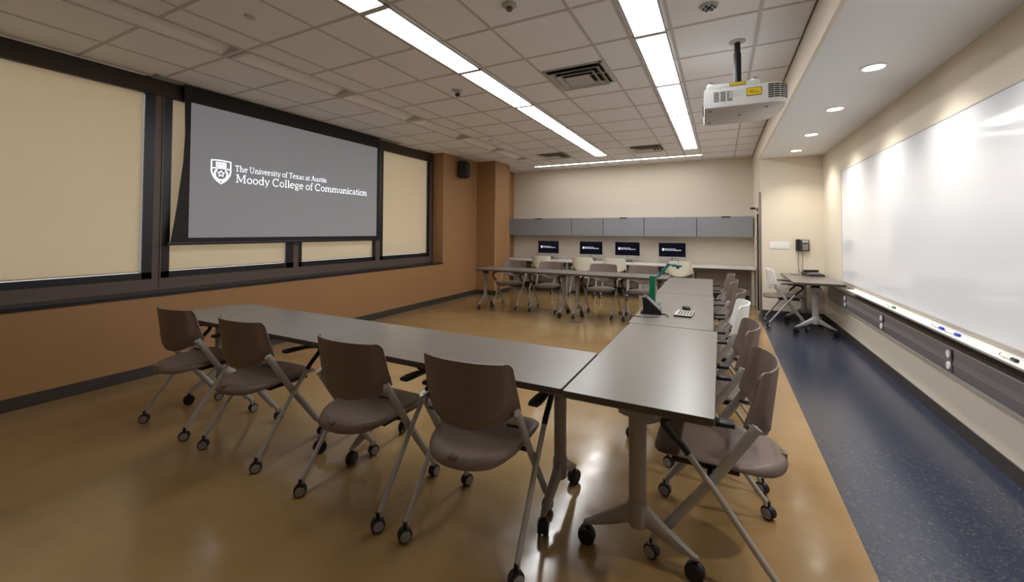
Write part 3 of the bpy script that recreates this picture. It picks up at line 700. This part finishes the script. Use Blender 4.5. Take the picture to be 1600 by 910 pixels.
# ---------------------------------------------------------------- tables
def round_rect(x0, x1, y0, y1, rs, n=8):
    """rs = radii for corners (x1,y1),(x0,y1),(x0,y0),(x1,y0)"""
    out = []
    for (cx, cy, a0), r in zip(((x1, y1, 0), (x0, y1, 90), (x0, y0, 180), (x1, y0, 270)), rs):
        sx = -1 if a0 in (0, 270) else 1; sy_ = -1 if a0 in (0, 90) else 1
        for i in range(n+1):
            a = math.radians(a0+90*i/n); out.append((cx+sx*r+r*math.cos(a), cy+sy_*r+r*math.sin(a)))
    return out
TH = 0.735
def leg_part(parent, x, mleg, W=0.445):
    bm = bmesh.new()
    # column, hub, yoke
    N = 18
    rings = []
    for z, a, b in ((0.235, 0.030, 0.036), (0.45, 0.0305, 0.036), (0.615, 0.031, 0.037)):
        rings.append([Vector((x+a*math.cos(2*math.pi*j/N), b*math.sin(2*math.pi*j/N), z)) for j in range(N)])
    ring_loft(bm, rings)
    rings = []
    for z, a, b in ((0.148, 0.030, 0.033), (0.158, 0.036, 0.040), (0.245, 0.035, 0.041), (0.252, 0.031, 0.037)):
        rings.append([Vector((x+a*math.cos(2*math.pi*j/N), b*math.sin(2*math.pi*j/N), z)) for j in range(N)])
    ring_loft(bm, rings)
    for s in (-1, 1):
        secs = []
        for y, zt, zb, w in ((0.030, 0.243, 0.160, 0.020), (0.10, 0.190, 0.128, 0.018), (0.18, 0.133, 0.098, 0.016), (W/2-0.005, 0.106, 0.086, 0.014), (W/2+0.012, 0.098, 0.088, 0.010)):
            secs.append([Vector((x+a*w, s*y, zb+(zt-zb)*b)) for a, b in ((-1, 0.1), (-0.7, 0), (0.7, 0), (1, 0.1), (1, 0.85), (0.6, 1), (-0.6, 1), (-1, 0.85))])
        ring_loft(bm, secs)
        cyl(bm, (x, s*W/2, 0.080), 0.009, 0.03, 'z', 12)
    # yoke under the top: shallow curved bar
    secs = []
    for y, zb in ((-0.074, 0.622), (-0.05, 0.614), (0, 0.606), (0.05, 0.614), (0.074, 0.622)):
        secs.append([Vector((x+a*0.030, y, z)) for a, z in ((-1, zb), (1, zb), (1, 0.645), (-1, 0.645))])
    ring_loft(bm, secs, smooth=False)
    bx(bm, x-0.024, x+0.024, -0.050, 0.050, 0.645, 0.690, 1)
    lg = obj('leg', bm, [mleg, m_blackp], parent, smooth_angle=45)
    for s in (-1, 1):
        c = obj('caster', caster_bm(0.036, 0.052), [m_blackp, m_blackp], lg, smooth_angle=40)
        c.location = (x, s*W/2, 0.0365); c.rotation_euler = (0, 0, random.uniform(-0.5, 0.5)+math.pi/2*0)
    return lg
def table(name, label, cat, cx, cy, rz, L, Wd, legs, radii=(0.012,)*4, mleg=None, ly=0.0, group=None):
    t = thing(name, label, cat, (cx, cy, 0), rz, group)
    bm = bmesh.new(); poly = round_rect(-L/2, L/2, -Wd/2, Wd/2, radii)
    # laminate top with dark edge band, undercut below
    inner = round_rect(-L/2+0.012, L/2-0.012, -Wd/2+0.012, Wd/2-0.012, [max(0.004, r-0.012) for r in radii])
    a = [bm.verts.new((x, y, TH)) for x, y in round_rect(-L/2+0.0015, L/2-0.0015, -Wd/2+0.0015, Wd/2-0.0015, radii)]
    b = [bm.verts.new((x, y, TH-0.002)) for x, y in poly]; c = [bm.verts.new((x, y, TH-0.024)) for x, y in poly]; d = [bm.verts.new((x, y, TH-0.034)) for x, y in inner]
    n = len(a)
    f = bm.faces.new(a); f.material_index = 0
    for p, q_ in ((a, b), (b, c), (c, d)):
        for i in range(n):
            f = bm.faces.new((p[i], p[(i+1) % n], q_[(i+1) % n], q_[i])); f.material_index = 1
    f = bm.faces.new(d[::-1]); f.material_index = 1
    obj('tabletop', bm, [m_table, m_tedge], t)
    for lx in legs: 
        lg = leg_part(t, lx, mleg or m_silver_d); lg.location = (0, ly, 0)
    bm = bmesh.new(); a_, b_ = min(legs), max(legs)
    bx(bm, a_, b_, -0.02+ly, 0.02+ly, TH-0.062, TH-0.034)
    obj('beam', bm, m_silver_d, t)
    for lx in (a_, b_):
        bm = bmesh.new(); bx(bm, lx-0.028, lx+0.028, ly-0.055, ly+0.055, TH-0.046, TH-0.034); obj('tilt_hinge', bm, m_blackp, t)
    bm = bmesh.new()
    lt = (a_+b_)/2
    bx(bm, lt-0.05, lt+0.06, -Wd/2+0.04, -Wd/2+0.10, TH-0.055, TH-0.034, bev=0.004)
    obj('tilt_latch', bm, m_blackp, t)
    return t
gt = 'grey laminate flip top tables in the ring'
table('training_table', 'grey laminate table at the left end of the front row, by the window wall', 'table', -2.975, 1.930, 0.0, 1.80, 0.575, (-0.825, 0.72), (0.012, 0.22, 0.15, 0.012), ly=0.07, group=gt)
table('training_table', 'grey laminate table in the front row behind the two nearest chairs', 'table', -1.335, 1.928, 0.0, 1.470, 0.578, (-0.635, 0.600), ly=0.07, group=gt)
table('training_table', 'nearest grey laminate table of the right row, its corner closest to the camera', 'table', -0.306, 2.343, L90, 1.430, 0.570, (-0.520, 0.52), ly=0.015, group=gt)
table('training_table', 'grey laminate table of the right row carrying the touch panel', 'table', -0.336, 3.895, L90+0.012, 1.655, 0.562, (-0.62, 0.62), group=gt)
table('training_table', 'farthest grey laminate table of the right row, up to the back table', 'table', -0.366, 5.575, L90+0.016, 1.680, 0.562, (-0.62, 0.62), group=gt)
table('training_table', 'grey laminate back table, left half', 'table', -3.045, 6.44, 0.0, 1.68, 0.58, (-0.80, 0.72), (0.012, 0.10, 0.08, 0.012), ly=0.05, group=gt)
table('training_table', 'grey laminate back table, right half, ending at the green camera stand', 'table', -1.434, 6.44, 0.0, 1.525, 0.58, (-0.662, 0.620), ly=0.05, group=gt)
table('side_table', 'small grey table standing in the corner under the wall phone', 'table', 1.150, 7.30, L90, 1.42, 0.56, (-0.42, 0.45), mleg=m_silver, group=None)

# ---------------------------------------------------------------- things on the right tables
# document camera
t = thing('document_camera', 'green document camera with folding arm on the right table behind the touch panel', 'document camera', (-0.555, 3.93, TH))
bm = bmesh.new(); bx(bm, -0.06, 0.06, -0.07, 0.07, 0.0, 0.014, bev=0.005); obj('base', bm, m_green, t, smooth_angle=40)
bm = bmesh.new(); bx(bm, -0.024, 0.024, -0.030, 0.030, 0.012, 0.262, bev=0.005); obj('column', bm, m_green, t, smooth_angle=40)
bm = bmesh.new()
tube(bm, [(0.015, 0.0, 0.250), (0.062, 0.0, 0.262)], 0.010, 0.014, side=(0, 1, 0)); tube(bm, [(0.050, 0, 0.256), (0.088, 0, 0.310), (0.140, 0.0, 0.368)], 0.011, 0.012, side=(0, 1, 0)); tube(bm, [(0.135, 0, 0.365), (0.200, 0, 0.372)], 0.007, 0.012, side=(0, 1, 0))
cyl(bm, (0.090, 0, 0.312), 0.017, 0.032, 'y'); cyl(bm, (0.140, 0, 0.368), 0.012, 0.030, 'y')
obj('arm', bm, m_teal, t, smooth_angle=40)
bm = bmesh.new(); bx(bm, 0.165, 0.250, -0.022, 0.022, 0.352, 0.368, bev=0.004); cyl(bm, (0.215, 0, 0.345), 0.014, 0.02); obj('camera_head', bm, m_teal, t, smooth_angle=40)
bm = bmesh.new(); tube(bm, smooth_path([(0.110, 0, 0.345), (0.140, 0.0, 0.400), (0.185, 0.0, 0.424), (0.215, 0.0, 0.415), (0.222, 0, 0.370)], 6), 0.0022, n=8); obj('cable', bm, m_blackp, t)

# touch panel (wedge) with its screen facing the right side of the table
t = thing('touch_panel', 'black wedge shaped touch panel with grey slanted screen on the right table', 'touch panel', (-0.520, 3.53, TH), 0.12)
bm = bmesh.new()
ring_loft(bm, [[Vector((-0.075, y, 0.0)), Vector((0.085, y, 0.0)), Vector((0.090, y, 0.014)), Vector((-0.040, y, 0.135)), Vector((-0.055, y, 0.130)), Vector((-0.050, y, 0.02))] for y in (-0.085, 0.085)], smooth=False)
obj('housing', bm, m_blackp, t)
bm = bmesh.new()
Mx = Matrix.Translation((0.025, 0, 0.0775)) @ Matrix.Rotation(math.radians(43), 4, 'Y')
bx(bm, -0.084, 0.084, -0.088, 0.088, -0.003, 0.006, 0, Mx, bev=0.002); obj('bezel', bm, m_raced, t)
bm = bmesh.new(); bx(bm, -0.070, 0.070, -0.074, 0.074, 0.0062, 0.0072, 0, Mx); obj('screen', bm, mat('panel_glass_grey', rgb(120, 122, 132), 0.12), t)
# cables running off the table edge
bm = bmesh.new()
for dy, dz in ((0.0, 0.0), (0.014, 0.004), (0.028, 0.0)):
    tube(bm, smooth_path([(-0.655, 3.43+dy, TH+0.006+dz), (-0.652, 3.38+dy, TH+0.008+dz), (-0.640, 3.33+dy, TH-0.005), (-0.655, 3.26+dy, TH-0.12), (-0.650, 3.22+dy, TH-0.40), (-0.62, 3.20+dy, 0.06), (-0.56, 3.20+dy, 0.006)], 6), 0.0045, n=8)
tag(obj('cable_bundle', bm, m_blackp), 'black cable bundle from the touch panel over the table edge to the floor', 'cable')
bm = bmesh.new(); tube(bm, smooth_path([(-0.430, 3.355, TH+0.004), (-0.470, 3.32, TH+0.003), (-0.540, 3.30, TH+0.003), (-0.610, 3.32, TH+0.003), (-0.630, 3.37, TH+0.003)], 6), 0.0028, n=8)
tag(obj('thin_cable', bm, m_blackp), 'thin black cable looping in front of the touch panel', 'cable')
bm = bmesh.new(); tube(bm, smooth_path([(-0.425, 3.47, TH+0.005), (-0.395, 3.46, TH+0.008), (-0.372, 3.43, TH+0.005), (-0.368, 3.39, TH+0.005)], 5), 0.005, n=8)
tag(obj('short_cable_end', bm, m_blackp), 'short black cable end curling on the table right of the touch panel', 'cable')
# keypad
t = thing('control_keypad', 'flat silver and black keypad with rows of light keys on the right table', 'keypad', (-0.262, 3.565, TH), -0.04)
bm = bmesh.new(); bx(bm, -0.065, 0.065, -0.12, 0.12, 0.0, 0.012, bev=0.003); obj('base', bm, m_blackp, t)
bm = bmesh.new(); bx(bm, -0.064, 0.064, -0.112, 0.118, 0.012, 0.015); obj('face', bm, m_alu, t)
bm = bmesh.new()
for i in range(5):
    for j in range(7): bx(bm, -0.040+i*0.021, -0.028+i*0.021, -0.085+j*0.027, -0.062+j*0.027, 0.015, 0.0165)
obj('keys', bm, m_raced, t)
t = thing('computer_mouse', 'small black mouse lying just beyond the keypad', 'mouse', (-0.262, 3.80, TH), 0.5)
bm = bmesh.new()
ring_loft(bm, [[Vector((q*0.030*math.cos(a), q*0.055*math.sin(a), z)) for a in [2*math.pi*j/20 for j in range(20)]] for q, z in ((0.9, 0.0), (1, 0.008), (0.92, 0.020), (0.65, 0.030), (0.25, 0.034), (0.02, 0.035))])
obj('shell', bm, m_blackp, t, smooth_angle=60)
bm = bmesh.new(); cyl(bm, (0, 0.030, 0.027), 0.008, 0.006, 'x', 14); obj('scroll_wheel', bm, m_wheel, t)
# floor box
bm = bmesh.new(); bx(bm, -0.10, 0.10, -0.08, 0.08, 0.0, 0.006, bev=0.002); tag(obj('floor_box_cover', bm, m_steel, loc=(-2.02, 6.10, 0.0)), 'small steel floor outlet cover under the middle of the back table', 'floor outlet')

# ---------------------------------------------------------------- projector
t = thing('projector', 'white ceiling mounted projector with yellow warning labels on a black pole', 'projector', (0.115, 3.84, ZC), math.radians(2.0))
PZ = 2.365-ZC
bm = bmesh.new()
def proj_outline(k=1.0):
    # plan outline, x right, y away from the camera; rounded exhaust end on the right
    return [(-0.235, -0.285), (0.235, -0.285), (0.275, -0.275), (0.310, -0.245), (0.330, -0.195), (0.335, -0.10), (0.330, 0.02), (0.312, 0.14), (0.280, 0.23), (0.235, 0.275), (0.15, 0.290), (-0.20, 0.290), (-0.235, 0.275)]
po = proj_outline()
rings = []
for z, s_, mi in ((PZ, 0.95, 0), (PZ+0.006, 0.985, 0), (PZ+0.022, 1.0, 0), (PZ+0.120, 1.0, 0), (PZ+0.150, 0.985, 0), (PZ+0.158, 0.95, 0)):
    rings.append([Vector((x*s_+0.02*(1-s_), y*s_, z)) for x, y in po])
R = ring_loft(bm, rings, 0, smooth=False)
for f in bm.faces:
    if max(v.co.z for v in f.verts) < PZ+0.008: f.material_index = 1
obj('body', bm, [m_projw, m_projg], t, smooth_angle=35)
bm = bmesh.new(); bx(bm, -0.215, 0.150, -0.281, 0.22, PZ+0.150, PZ+0.190, bev=0.008); obj('raised_cover', bm, m_projw, t, smooth_angle=35)
bm = bmesh.new()
for c in range(3):
    for r_ in range(7): bx(bm, -0.165+c*0.046, -0.128+c*0.046, -0.2865, -0.284, PZ+0.048+r_*0.0115, PZ+0.0545+r_*0.0115)
obj('intake_grille', bm, m_raced, t)
bm = bmesh.new()
for r_ in range(7):
    z0 = PZ+0.040+r_*0.0155
    for a, b in (((0.200, -0.2865), (0.236, -0.2865)), ((0.240, -0.286), (0.274, -0.2775)), ((0.280, -0.273), (0.308, -0.249)), ((0.313, -0.243), (0.331, -0.200)), ((0.3325, -0.190), (0.3365, -0.110))):
        A = Vector((a[0], a[1], 0)); B = Vector((b[0], b[1], 0)); n_ = Vector((B.y-A.y, A.x-B.x, 0)).normalized()*0.0015
        v = [bm.verts.new(p) for p in (A+n_+Vector((0, 0, z0)), B+n_+Vector((0, 0, z0)), B+n_+Vector((0, 0, z0+0.009)), A+n_+Vector((0, 0, z0+0.009)), A-n_+Vector((0, 0, z0)), B-n_+Vector((0, 0, z0)), B-n_+Vector((0, 0, z0+0.009)), A-n_+Vector((0, 0, z0+0.009)))]
        for idx in ((0,1,2,3), (7,6,5,4), (0,4,5,1), (3,2,6,7), (0,3,7,4), (1,5,6,2)): bm.faces.new([v[i] for i in idx])
obj('exhaust_grille', bm, m_raced, t)
bm = bmesh.new()
bx(bm, 0.058, 0.158, -0.2875, -0.285, PZ+0.068, PZ+0.128, 1); bx(bm, 0.062, 0.154, -0.2885, -0.2865, PZ+0.072, PZ+0.124, 0)
bx(bm, -0.055, 0.055, -0.2835, -0.280, PZ+0.160, PZ+0.186, 1); bx(bm, -0.051, 0.051, -0.2845, -0.282, PZ+0.163, PZ+0.183, 0)
for k in range(2): bx(bm, 0.075, 0.140-0.03*k, -0.2890, -0.2880, PZ+0.088+k*0.014, PZ+0.092+k*0.014, 1)
bx(bm, -0.040, 0.040, -0.2850, -0.2840, PZ+0.170, PZ+0.173, 1)
obj('warning_label', bm, [m_yellow, m_raced], t)
bm = bmesh.new()
bx(bm, -0.060, 0.046, -0.2865, -0.285, PZ+0.066, PZ+0.130, 0)
for k in range(8): bx(bm, -0.055, 0.0+0.04*((k*7) % 3)/2, -0.2875, -0.2862, PZ+0.072+k*0.0068, PZ+0.0735+k*0.0068, 1)
obj('rating_label', bm, [m_projw, m_lightgrey], t)
bm = bmesh.new()
for x, y in ((-0.19, -0.20), (-0.19, 0.18), (0.20, -0.18), (0.03, 0.0)): bx(bm, x-0.012, x+0.012, y-0.008, y+0.008, PZ-0.004, PZ+0.002, bev=0.002)
obj('foot', bm, m_raced, t)
bm = bmesh.new()
for x in (-0.185, 0.118): cyl(bm, (x, -0.22, PZ+0.20), 0.024, 0.022, 'z', 18); 
for x in (-0.185, 0.118, 0.215): cyl(bm, (x, -0.22 if x < 0.2 else -0.12, PZ+0.212 if x < 0.2 else PZ+0.165), 0.018, 0.016, 'z', 18, 1)
obj('mount_knob', bm, [m_projw, m_blackp], t, smooth_angle=40)
bm = bmesh.new(); cyl(bm, (-0.115, -0.0, PZ+0.075), 0.055, 0.03, 'z'); bm.free()
bm = bmesh.new(); cyl(bm, (-0.236, 0.02, PZ+0.075), 0.052, 0.008, 'x', 28, 0); cyl(bm, (-0.241, 0.02, PZ+0.075), 0.042, 0.004, 'x', 28, 1); obj('lens', bm, [m_blackp, m_display], t, smooth_angle=40)
bm = bmesh.new(); cyl(bm, (0.012, -0.10, (PZ+0.19-0.10)/2), 0.027, abs(PZ+0.19+0.10), 'z', 24, 0); cyl(bm, (0.012, -0.10, -0.06), 0.0225, 0.12, 'z', 24, 0); bx(bm, -0.10, 0.12, -0.19, 0.02, PZ+0.186, PZ+0.200); obj('pole', bm, m_blackp, t, smooth_angle=40)
bm = bmesh.new(); lathe(bm, [(0.0, -0.001), (0.062, -0.001), (0.060, -0.006), (0.030, -0.012), (0.0, -0.012)], (0.012, -0.10, 0)); obj('ceiling_flange', bm, m_lightgrey, t, smooth_angle=40)

# ---------------------------------------------------------------- back of the room
# overhead cabinets
cabx = [-4.805, -3.12, -2.365, -1.475, -0.434, 0.575]
cl = ['longest, leftmost grey overhead cabinet, beside the brown column', 'short grey overhead cabinet, second from the left', 'grey overhead cabinet in the middle of the row', 'grey overhead cabinet, second from the right', 'rightmost grey overhead cabinet, at the black rail']
for i in range(5):
    a, b = cabx[i]+0.004, cabx[i+1]-0.004; c = (a+b)/2; L = (b-a)/2
    t = thing('overhead_cabinet', cl[i], 'cabinet', (c, YB, 1.505), 0, 'grey overhead cabinets over the computers')
    bm = bmesh.new(); bx(bm, -L, L, -0.345, -0.002, -0.20, 0.205, bev=0.003); obj('body', bm, m_cab, t)
    bm = bmesh.new(); bx(bm, -L+0.003, L-0.003, -0.366, -0.347, -0.200, 0.208, bev=0.003); d = obj('door', bm, m_cab, t)
    hx = (0.0, -0.02, 0.0, 0.0, 0.05)[i]*L
    bm = bmesh.new(); bx(bm, hx-0.075, hx+0.085, -0.376, -0.364, 0.186, 0.211, bev=0.003); obj('handle', bm, m_lightgrey if i in (1, 3) else m_blackp, d)
# long worktop with leg panels
t = thing('worktop', 'long white worktop running along the back wall under the computers', 'worktop', (-2.13, YB, 0.0))
def wx(x): return x+2.13
bm = bmesh.new(); bx(bm, wx(-4.80), wx(0.575), -0.80, -0.002, 0.700, 0.735, bev=0.006); obj('top', bm, m_desk, t, smooth_angle=40)
for x in (-4.72, -3.10, -1.50, 0.535):
    bm = bmesh.new(); bx(bm, wx(x)-0.022, wx(x)+0.022, -0.72, -0.69, 0.02, 0.70); bx(bm, wx(x)-0.022, wx(x)+0.022, -0.72, -0.10, 0.0, 0.03); bx(bm, wx(x)-0.022, wx(x)+0.022, -0.16, -0.10, 0.02, 0.70); obj('leg', bm, m_deskleg, t)
bm = bmesh.new(); bx(bm, wx(-4.70), wx(0.52), -0.10, -0.08, 0.30, 0.70); obj('modesty_panel', bm, m_deskleg, t)
bm = bmesh.new(); bx(bm, wx(-4.70), wx(0.52), -0.30, -0.22, 0.585, 0.645); obj('cable_tray', bm, m_race, t)
# pedestals
for x, l in ((-3.155, 'grey pedestal cabinet under the worktop between the two left ivory chairs'), (-1.35, 'grey pedestal cabinet under the worktop left of the rightmost ivory chair')):
    t = thing('pedestal_cabinet', l, 'pedestal', (x, YB-0.28, 0.0), 0, 'pedestals under the worktop')
    bm = bmesh.new(); bx(bm, -0.19, 0.19, -0.19, 0.15, 0.03, 0.58, bev=0.004); obj('body', bm, m_lightgrey, t)
    for k in range(3):
        bm = bmesh.new(); bx(bm, -0.182, 0.182, -0.205, -0.192, 0.045+k*0.178, 0.215+k*0.178, bev=0.003); d = obj('drawer', bm, m_lightgrey, t)
        bm = bmesh.new(); bx(bm, -0.06, 0.06, -0.216, -0.204, 0.170+k*0.178, 0.182+k*0.178); obj('handle', bm, m_raced, d)
    bm = bmesh.new(); bx(bm, -0.18, 0.18, -0.17, 0.14, 0.0, 0.03); obj('plinth', bm, m_raced, t)
# all-in-one computers
def computer(x, y, rz, label, d):
    t = thing('desktop_computer', label, 'computer', (x, y, TH), rz, 'all in one computers on the worktop')
    bm = bmesh.new(); bx(bm, -0.264, 0.264, 0.0, 0.010, 0.075, 0.440, bev=0.004)
    ring_loft(bm, [[Vector((a*q, yy, 0.26+b*q*0.62)) for a, b in ((1, 1), (-1, 1), (-1, -1), (1, -1))] for q, yy in ((0.24, 0.010), (0.14, 0.035), (0.05, 0.042))], smooth=False)
    obj('case', bm, m_alu, t, smooth_angle=40)
    bm = bmesh.new(); bx(bm, -0.262, 0.262, -0.003, 0.001, 0.148, 0.438); s_ = obj('display', bm, m_display, t)
    bm = bmesh.new(); f4 = lambda p: Vector((p.x, -0.0045, p.y))
    crest(bm, -0.192, 0.318, 0.040, 0.050, f4)
    lo = obj('shield_emblem', bm, m_logo, t); lo.parent = s_
    bm = bmesh.new()
    write(bm, 'The University of Texas at Austin', -0.142, 0.303, 0.0155, 0.21, f4)
    write(bm, 'Moody College of Communication', -0.140, 0.276, 0.0195, 0.32, f4)
    lo = obj('display_lettering', bm, m_logo, t); lo.parent = s_
    bm = bmesh.new(); bx(bm, -0.263, 0.263, -0.002, 0.001, 0.076, 0.147); obj('chin', bm, m_alu, t)
    bm = bmesh.new(); cyl(bm, (0, -0.003, 0.112), 0.012, 0.003, 'y', 16)
    cyl(bm, (0.004, -0.003, 0.126), 0.003, 0.003, 'y', 10); obj('emblem', bm, m_blackp, t)
    bm = bmesh.new(); bx(bm, -0.085, 0.085, -0.075, 0.115, 0.0, 0.006, bev=0.002)
    Mx = Matrix.Translation((0, 0.085, 0.09)) @ Matrix.Rotation(math.radians(24), 4, 'X'); bx(bm, -0.085, 0.085, -0.004, 0.004, -0.09, 0.10, 0, Mx)
    obj('stand', bm, m_alu, t)
    k = thing('keyboard', 'slim white keyboard in front of the '+d+' computer', 'keyboard', (x+0.02, y-0.24, TH), rz, 'keyboards on the worktop')
    bm = bmesh.new(); bx(bm, -0.14, 0.14, -0.055, 0.055, 0.0, 0.008, bev=0.002); obj('base', bm, m_alu, k)
    bm = bmesh.new()
    for r_ in range(5):
        for c in range(13): bx(bm, -0.132+c*0.0205, -0.115+c*0.0205, -0.048+r_*0.0195, -0.032+r_*0.0195, 0.008, 0.011)
    obj('keys', bm, m_paper, k)
for x, rz, l, d in ((-3.665, 0.0, 'leftmost all in one computer with dark screen on the worktop', 'leftmost'), (-2.625, 0.0, 'second all in one computer from the left, dark screen', 'second'),
                 (-1.815, 0.0, 'third all in one computer from the left, dark screen', 'third'), (-0.900, 0.0, 'rightmost all in one computer, behind the green document camera arm', 'rightmost')):
    computer(x, 9.12, rz, l, d)

# black rail with latches at the end of the partition, and the small camera above it
t = thing('door_track', 'narrow black vertical rail with silver latches at the right end of the cabinets', 'rail', (XS-0.014, 8.30, 0.0))
bm = bmesh.new(); bx(bm, -0.006, 0.012, -0.05, 0.05, 0.05, 1.72); obj('rail', bm, m_blackp, t)
for z in (1.30, 1.12, 0.78):
    bm = bmesh.new(); bx(bm, -0.022, 0.0, -0.058, -0.030, z-0.03, z+0.03, bev=0.003); obj('latch', bm, m_steel, t)
t = thing('wall_camera', 'tiny black camera on a bracket above the right end of the cabinets', 'camera', (XS-0.006, 8.30, 1.81))
bm = bmesh.new(); bx(bm, -0.012, 0.0, -0.02, 0.02, -0.05, 0.02); tube(bm, [(-0.005, 0, -0.02), (-0.05, 0, 0.0)], 0.008); obj('bracket', bm, m_blackp, t)
bm = bmesh.new(); bx(bm, -0.115, -0.035, -0.022, 0.022, -0.012, 0.026, bev=0.008); cyl(bm, (-0.090, -0.026, 0.005), 0.014, 0.014, 'y'); obj('camera_body', bm, m_blackp, t, smooth_angle=40)

# speaker on the brown pier
t = thing('wall_speaker', 'black box loudspeaker mounted high on the brown pier', 'speaker', (-4.715, 7.10, 2.67), math.radians(-62))
bm = bmesh.new()
ring_loft(bm, [[Vector((a*w, y, b*h)) for a, b in ((-1, -1), (1, -1), (1, 1), (-1, 1))] for y, w, h in ((-0.10, 0.125, 0.165), (0.04, 0.125, 0.165), (0.10, 0.08, 0.13))], smooth=False); obj('cabinet', bm, m_scr_black, t)
bm = bmesh.new(); bx(bm, -0.115, 0.115, -0.108, -0.100, -0.155, 0.155, bev=0.004); obj('grille', bm, m_scr_black, t)
bm = bmesh.new(); bx(bm, -0.004, 0.022, -0.111, -0.107, -0.128, -0.115); obj('badge', bm, m_steel, t)
bm = bmesh.new(); tube(bm, [(0, 0.0, 0.16), (-0.02, 0.03, 0.215)], 0.012); bx(bm, -0.05, 0.05, -0.03, 0.07, 0.205, 0.213); bx(bm, -0.02, 0.015, 0.05, 0.13, 0.195, 0.212); obj('bracket', bm, m_steel, t)

# switch plate, wall phone, conference phone
t = thing('switch_plate', 'wide white switch plate on the cream wall left of the wall phone', 'switch plate', (0.875, YP, 1.185))
bm = bmesh.new(); bx(bm, -0.135, 0.135, -0.007, -0.001, -0.057, 0.057, bev=0.002); obj('plate', bm, m_paper, t)
for k in range(5):
    bm = bmesh.new(); bx(bm, -0.118+k*0.0505, -0.092+k*0.0505, -0.011, -0.006, -0.028, 0.028, bev=0.001); obj('switch', bm, m_white, t)
t = thing('wall_phone', 'dark grey corded phone hanging on the cream wall', 'phone', (1.178, YP, 1.195))
bm = bmesh.new(); bx(bm, -0.085, 0.095, -0.045, -0.001, -0.095, 0.090, bev=0.006)
obj('body', bm, m_raced, t, smooth_angle=40)
bm = bmesh.new(); bx(bm, 0.0, 0.082, -0.049, -0.044, 0.040, 0.080, bev=0.001); obj('phone_display', bm, m_lightgrey, t)
bm = bmesh.new()
for i in range(3):
    for j in range(4): bx(bm, 0.006+i*0.026, 0.024+i*0.026, -0.049, -0.044, -0.075+j*0.024, -0.060+j*0.024)
obj('keypad', bm, m_lightgrey, t)
bm = bmesh.new(); bx(bm, -0.078, -0.030, -0.078, -0.044, -0.092, -0.045, bev=0.010); bx(bm, -0.078, -0.030, -0.078, -0.044, 0.050, 0.096, bev=0.010); bx(bm, -0.072, -0.036, -0.074, -0.052, -0.085, 0.085, bev=0.008); obj('handset', bm, m_blackp, t, smooth_angle=40)
bm = bmesh.new(); P = []
base = smooth_path([(-0.052, -0.060, -0.092), (-0.056, -0.052, -0.25), (-0.050, -0.048, -0.40), (-0.028, -0.048, -0.448), (-0.006, -0.048, -0.40), (0.004, -0.040, -0.25), (0.002, -0.030, -0.095)], 26)
for i, p in enumerate(base): a = i*1.7; P.append(p+Vector((math.cos(a)*0.005, math.sin(a)*0.005, 0)))
tube(bm, P, 0.0028, n=6); obj('cord', bm, m_blackp, t)
t = thing('conference_phone', 'low dark grey desk phone lying on the corner table', 'phone', (1.26, 7.68, TH), 0.35)
bm = bmesh.new(); ring_loft(bm, [[Vector((x, y, z)) for x, z in ((-0.11, 0.0), (0.11, 0.0), (0.11, 0.02+0.028*(y+0.10)/0.2), (0.09, 0.035+0.03*(y+0.10)/0.2), (-0.09, 0.035+0.03*(y+0.10)/0.2), (-0.11, 0.02+0.028*(y+0.10)/0.2))] for y in (-0.10, 0.10)], smooth=False); obj('base', bm, m_raced, t)
bm = bmesh.new(); bx(bm, -0.105, 0.105, 0.03, 0.075, 0.062, 0.088, bev=0.009); obj('handset', bm, m_blackp, t, smooth_angle=40)
bm = bmesh.new()
for i in range(5):
    for j in range(3): bx(bm, -0.075+i*0.032, -0.052+i*0.032, -0.085+j*0.030, -0.064+j*0.030, 0.038+j*0.004, 0.046+j*0.004)
obj('keys', bm, m_wheel, t)
bm = bmesh.new(); tube(bm, smooth_path([(1.155, 7.68, TH+0.004), (1.10, 7.76, TH+0.003), (1.02, 7.72, TH+0.003), (0.98, 7.84, TH+0.003)], 6), 0.003, n=8)
tag(obj('phone_cable', bm, m_blackp), 'thin black cable lying on the corner table left of the desk phone', 'cable')
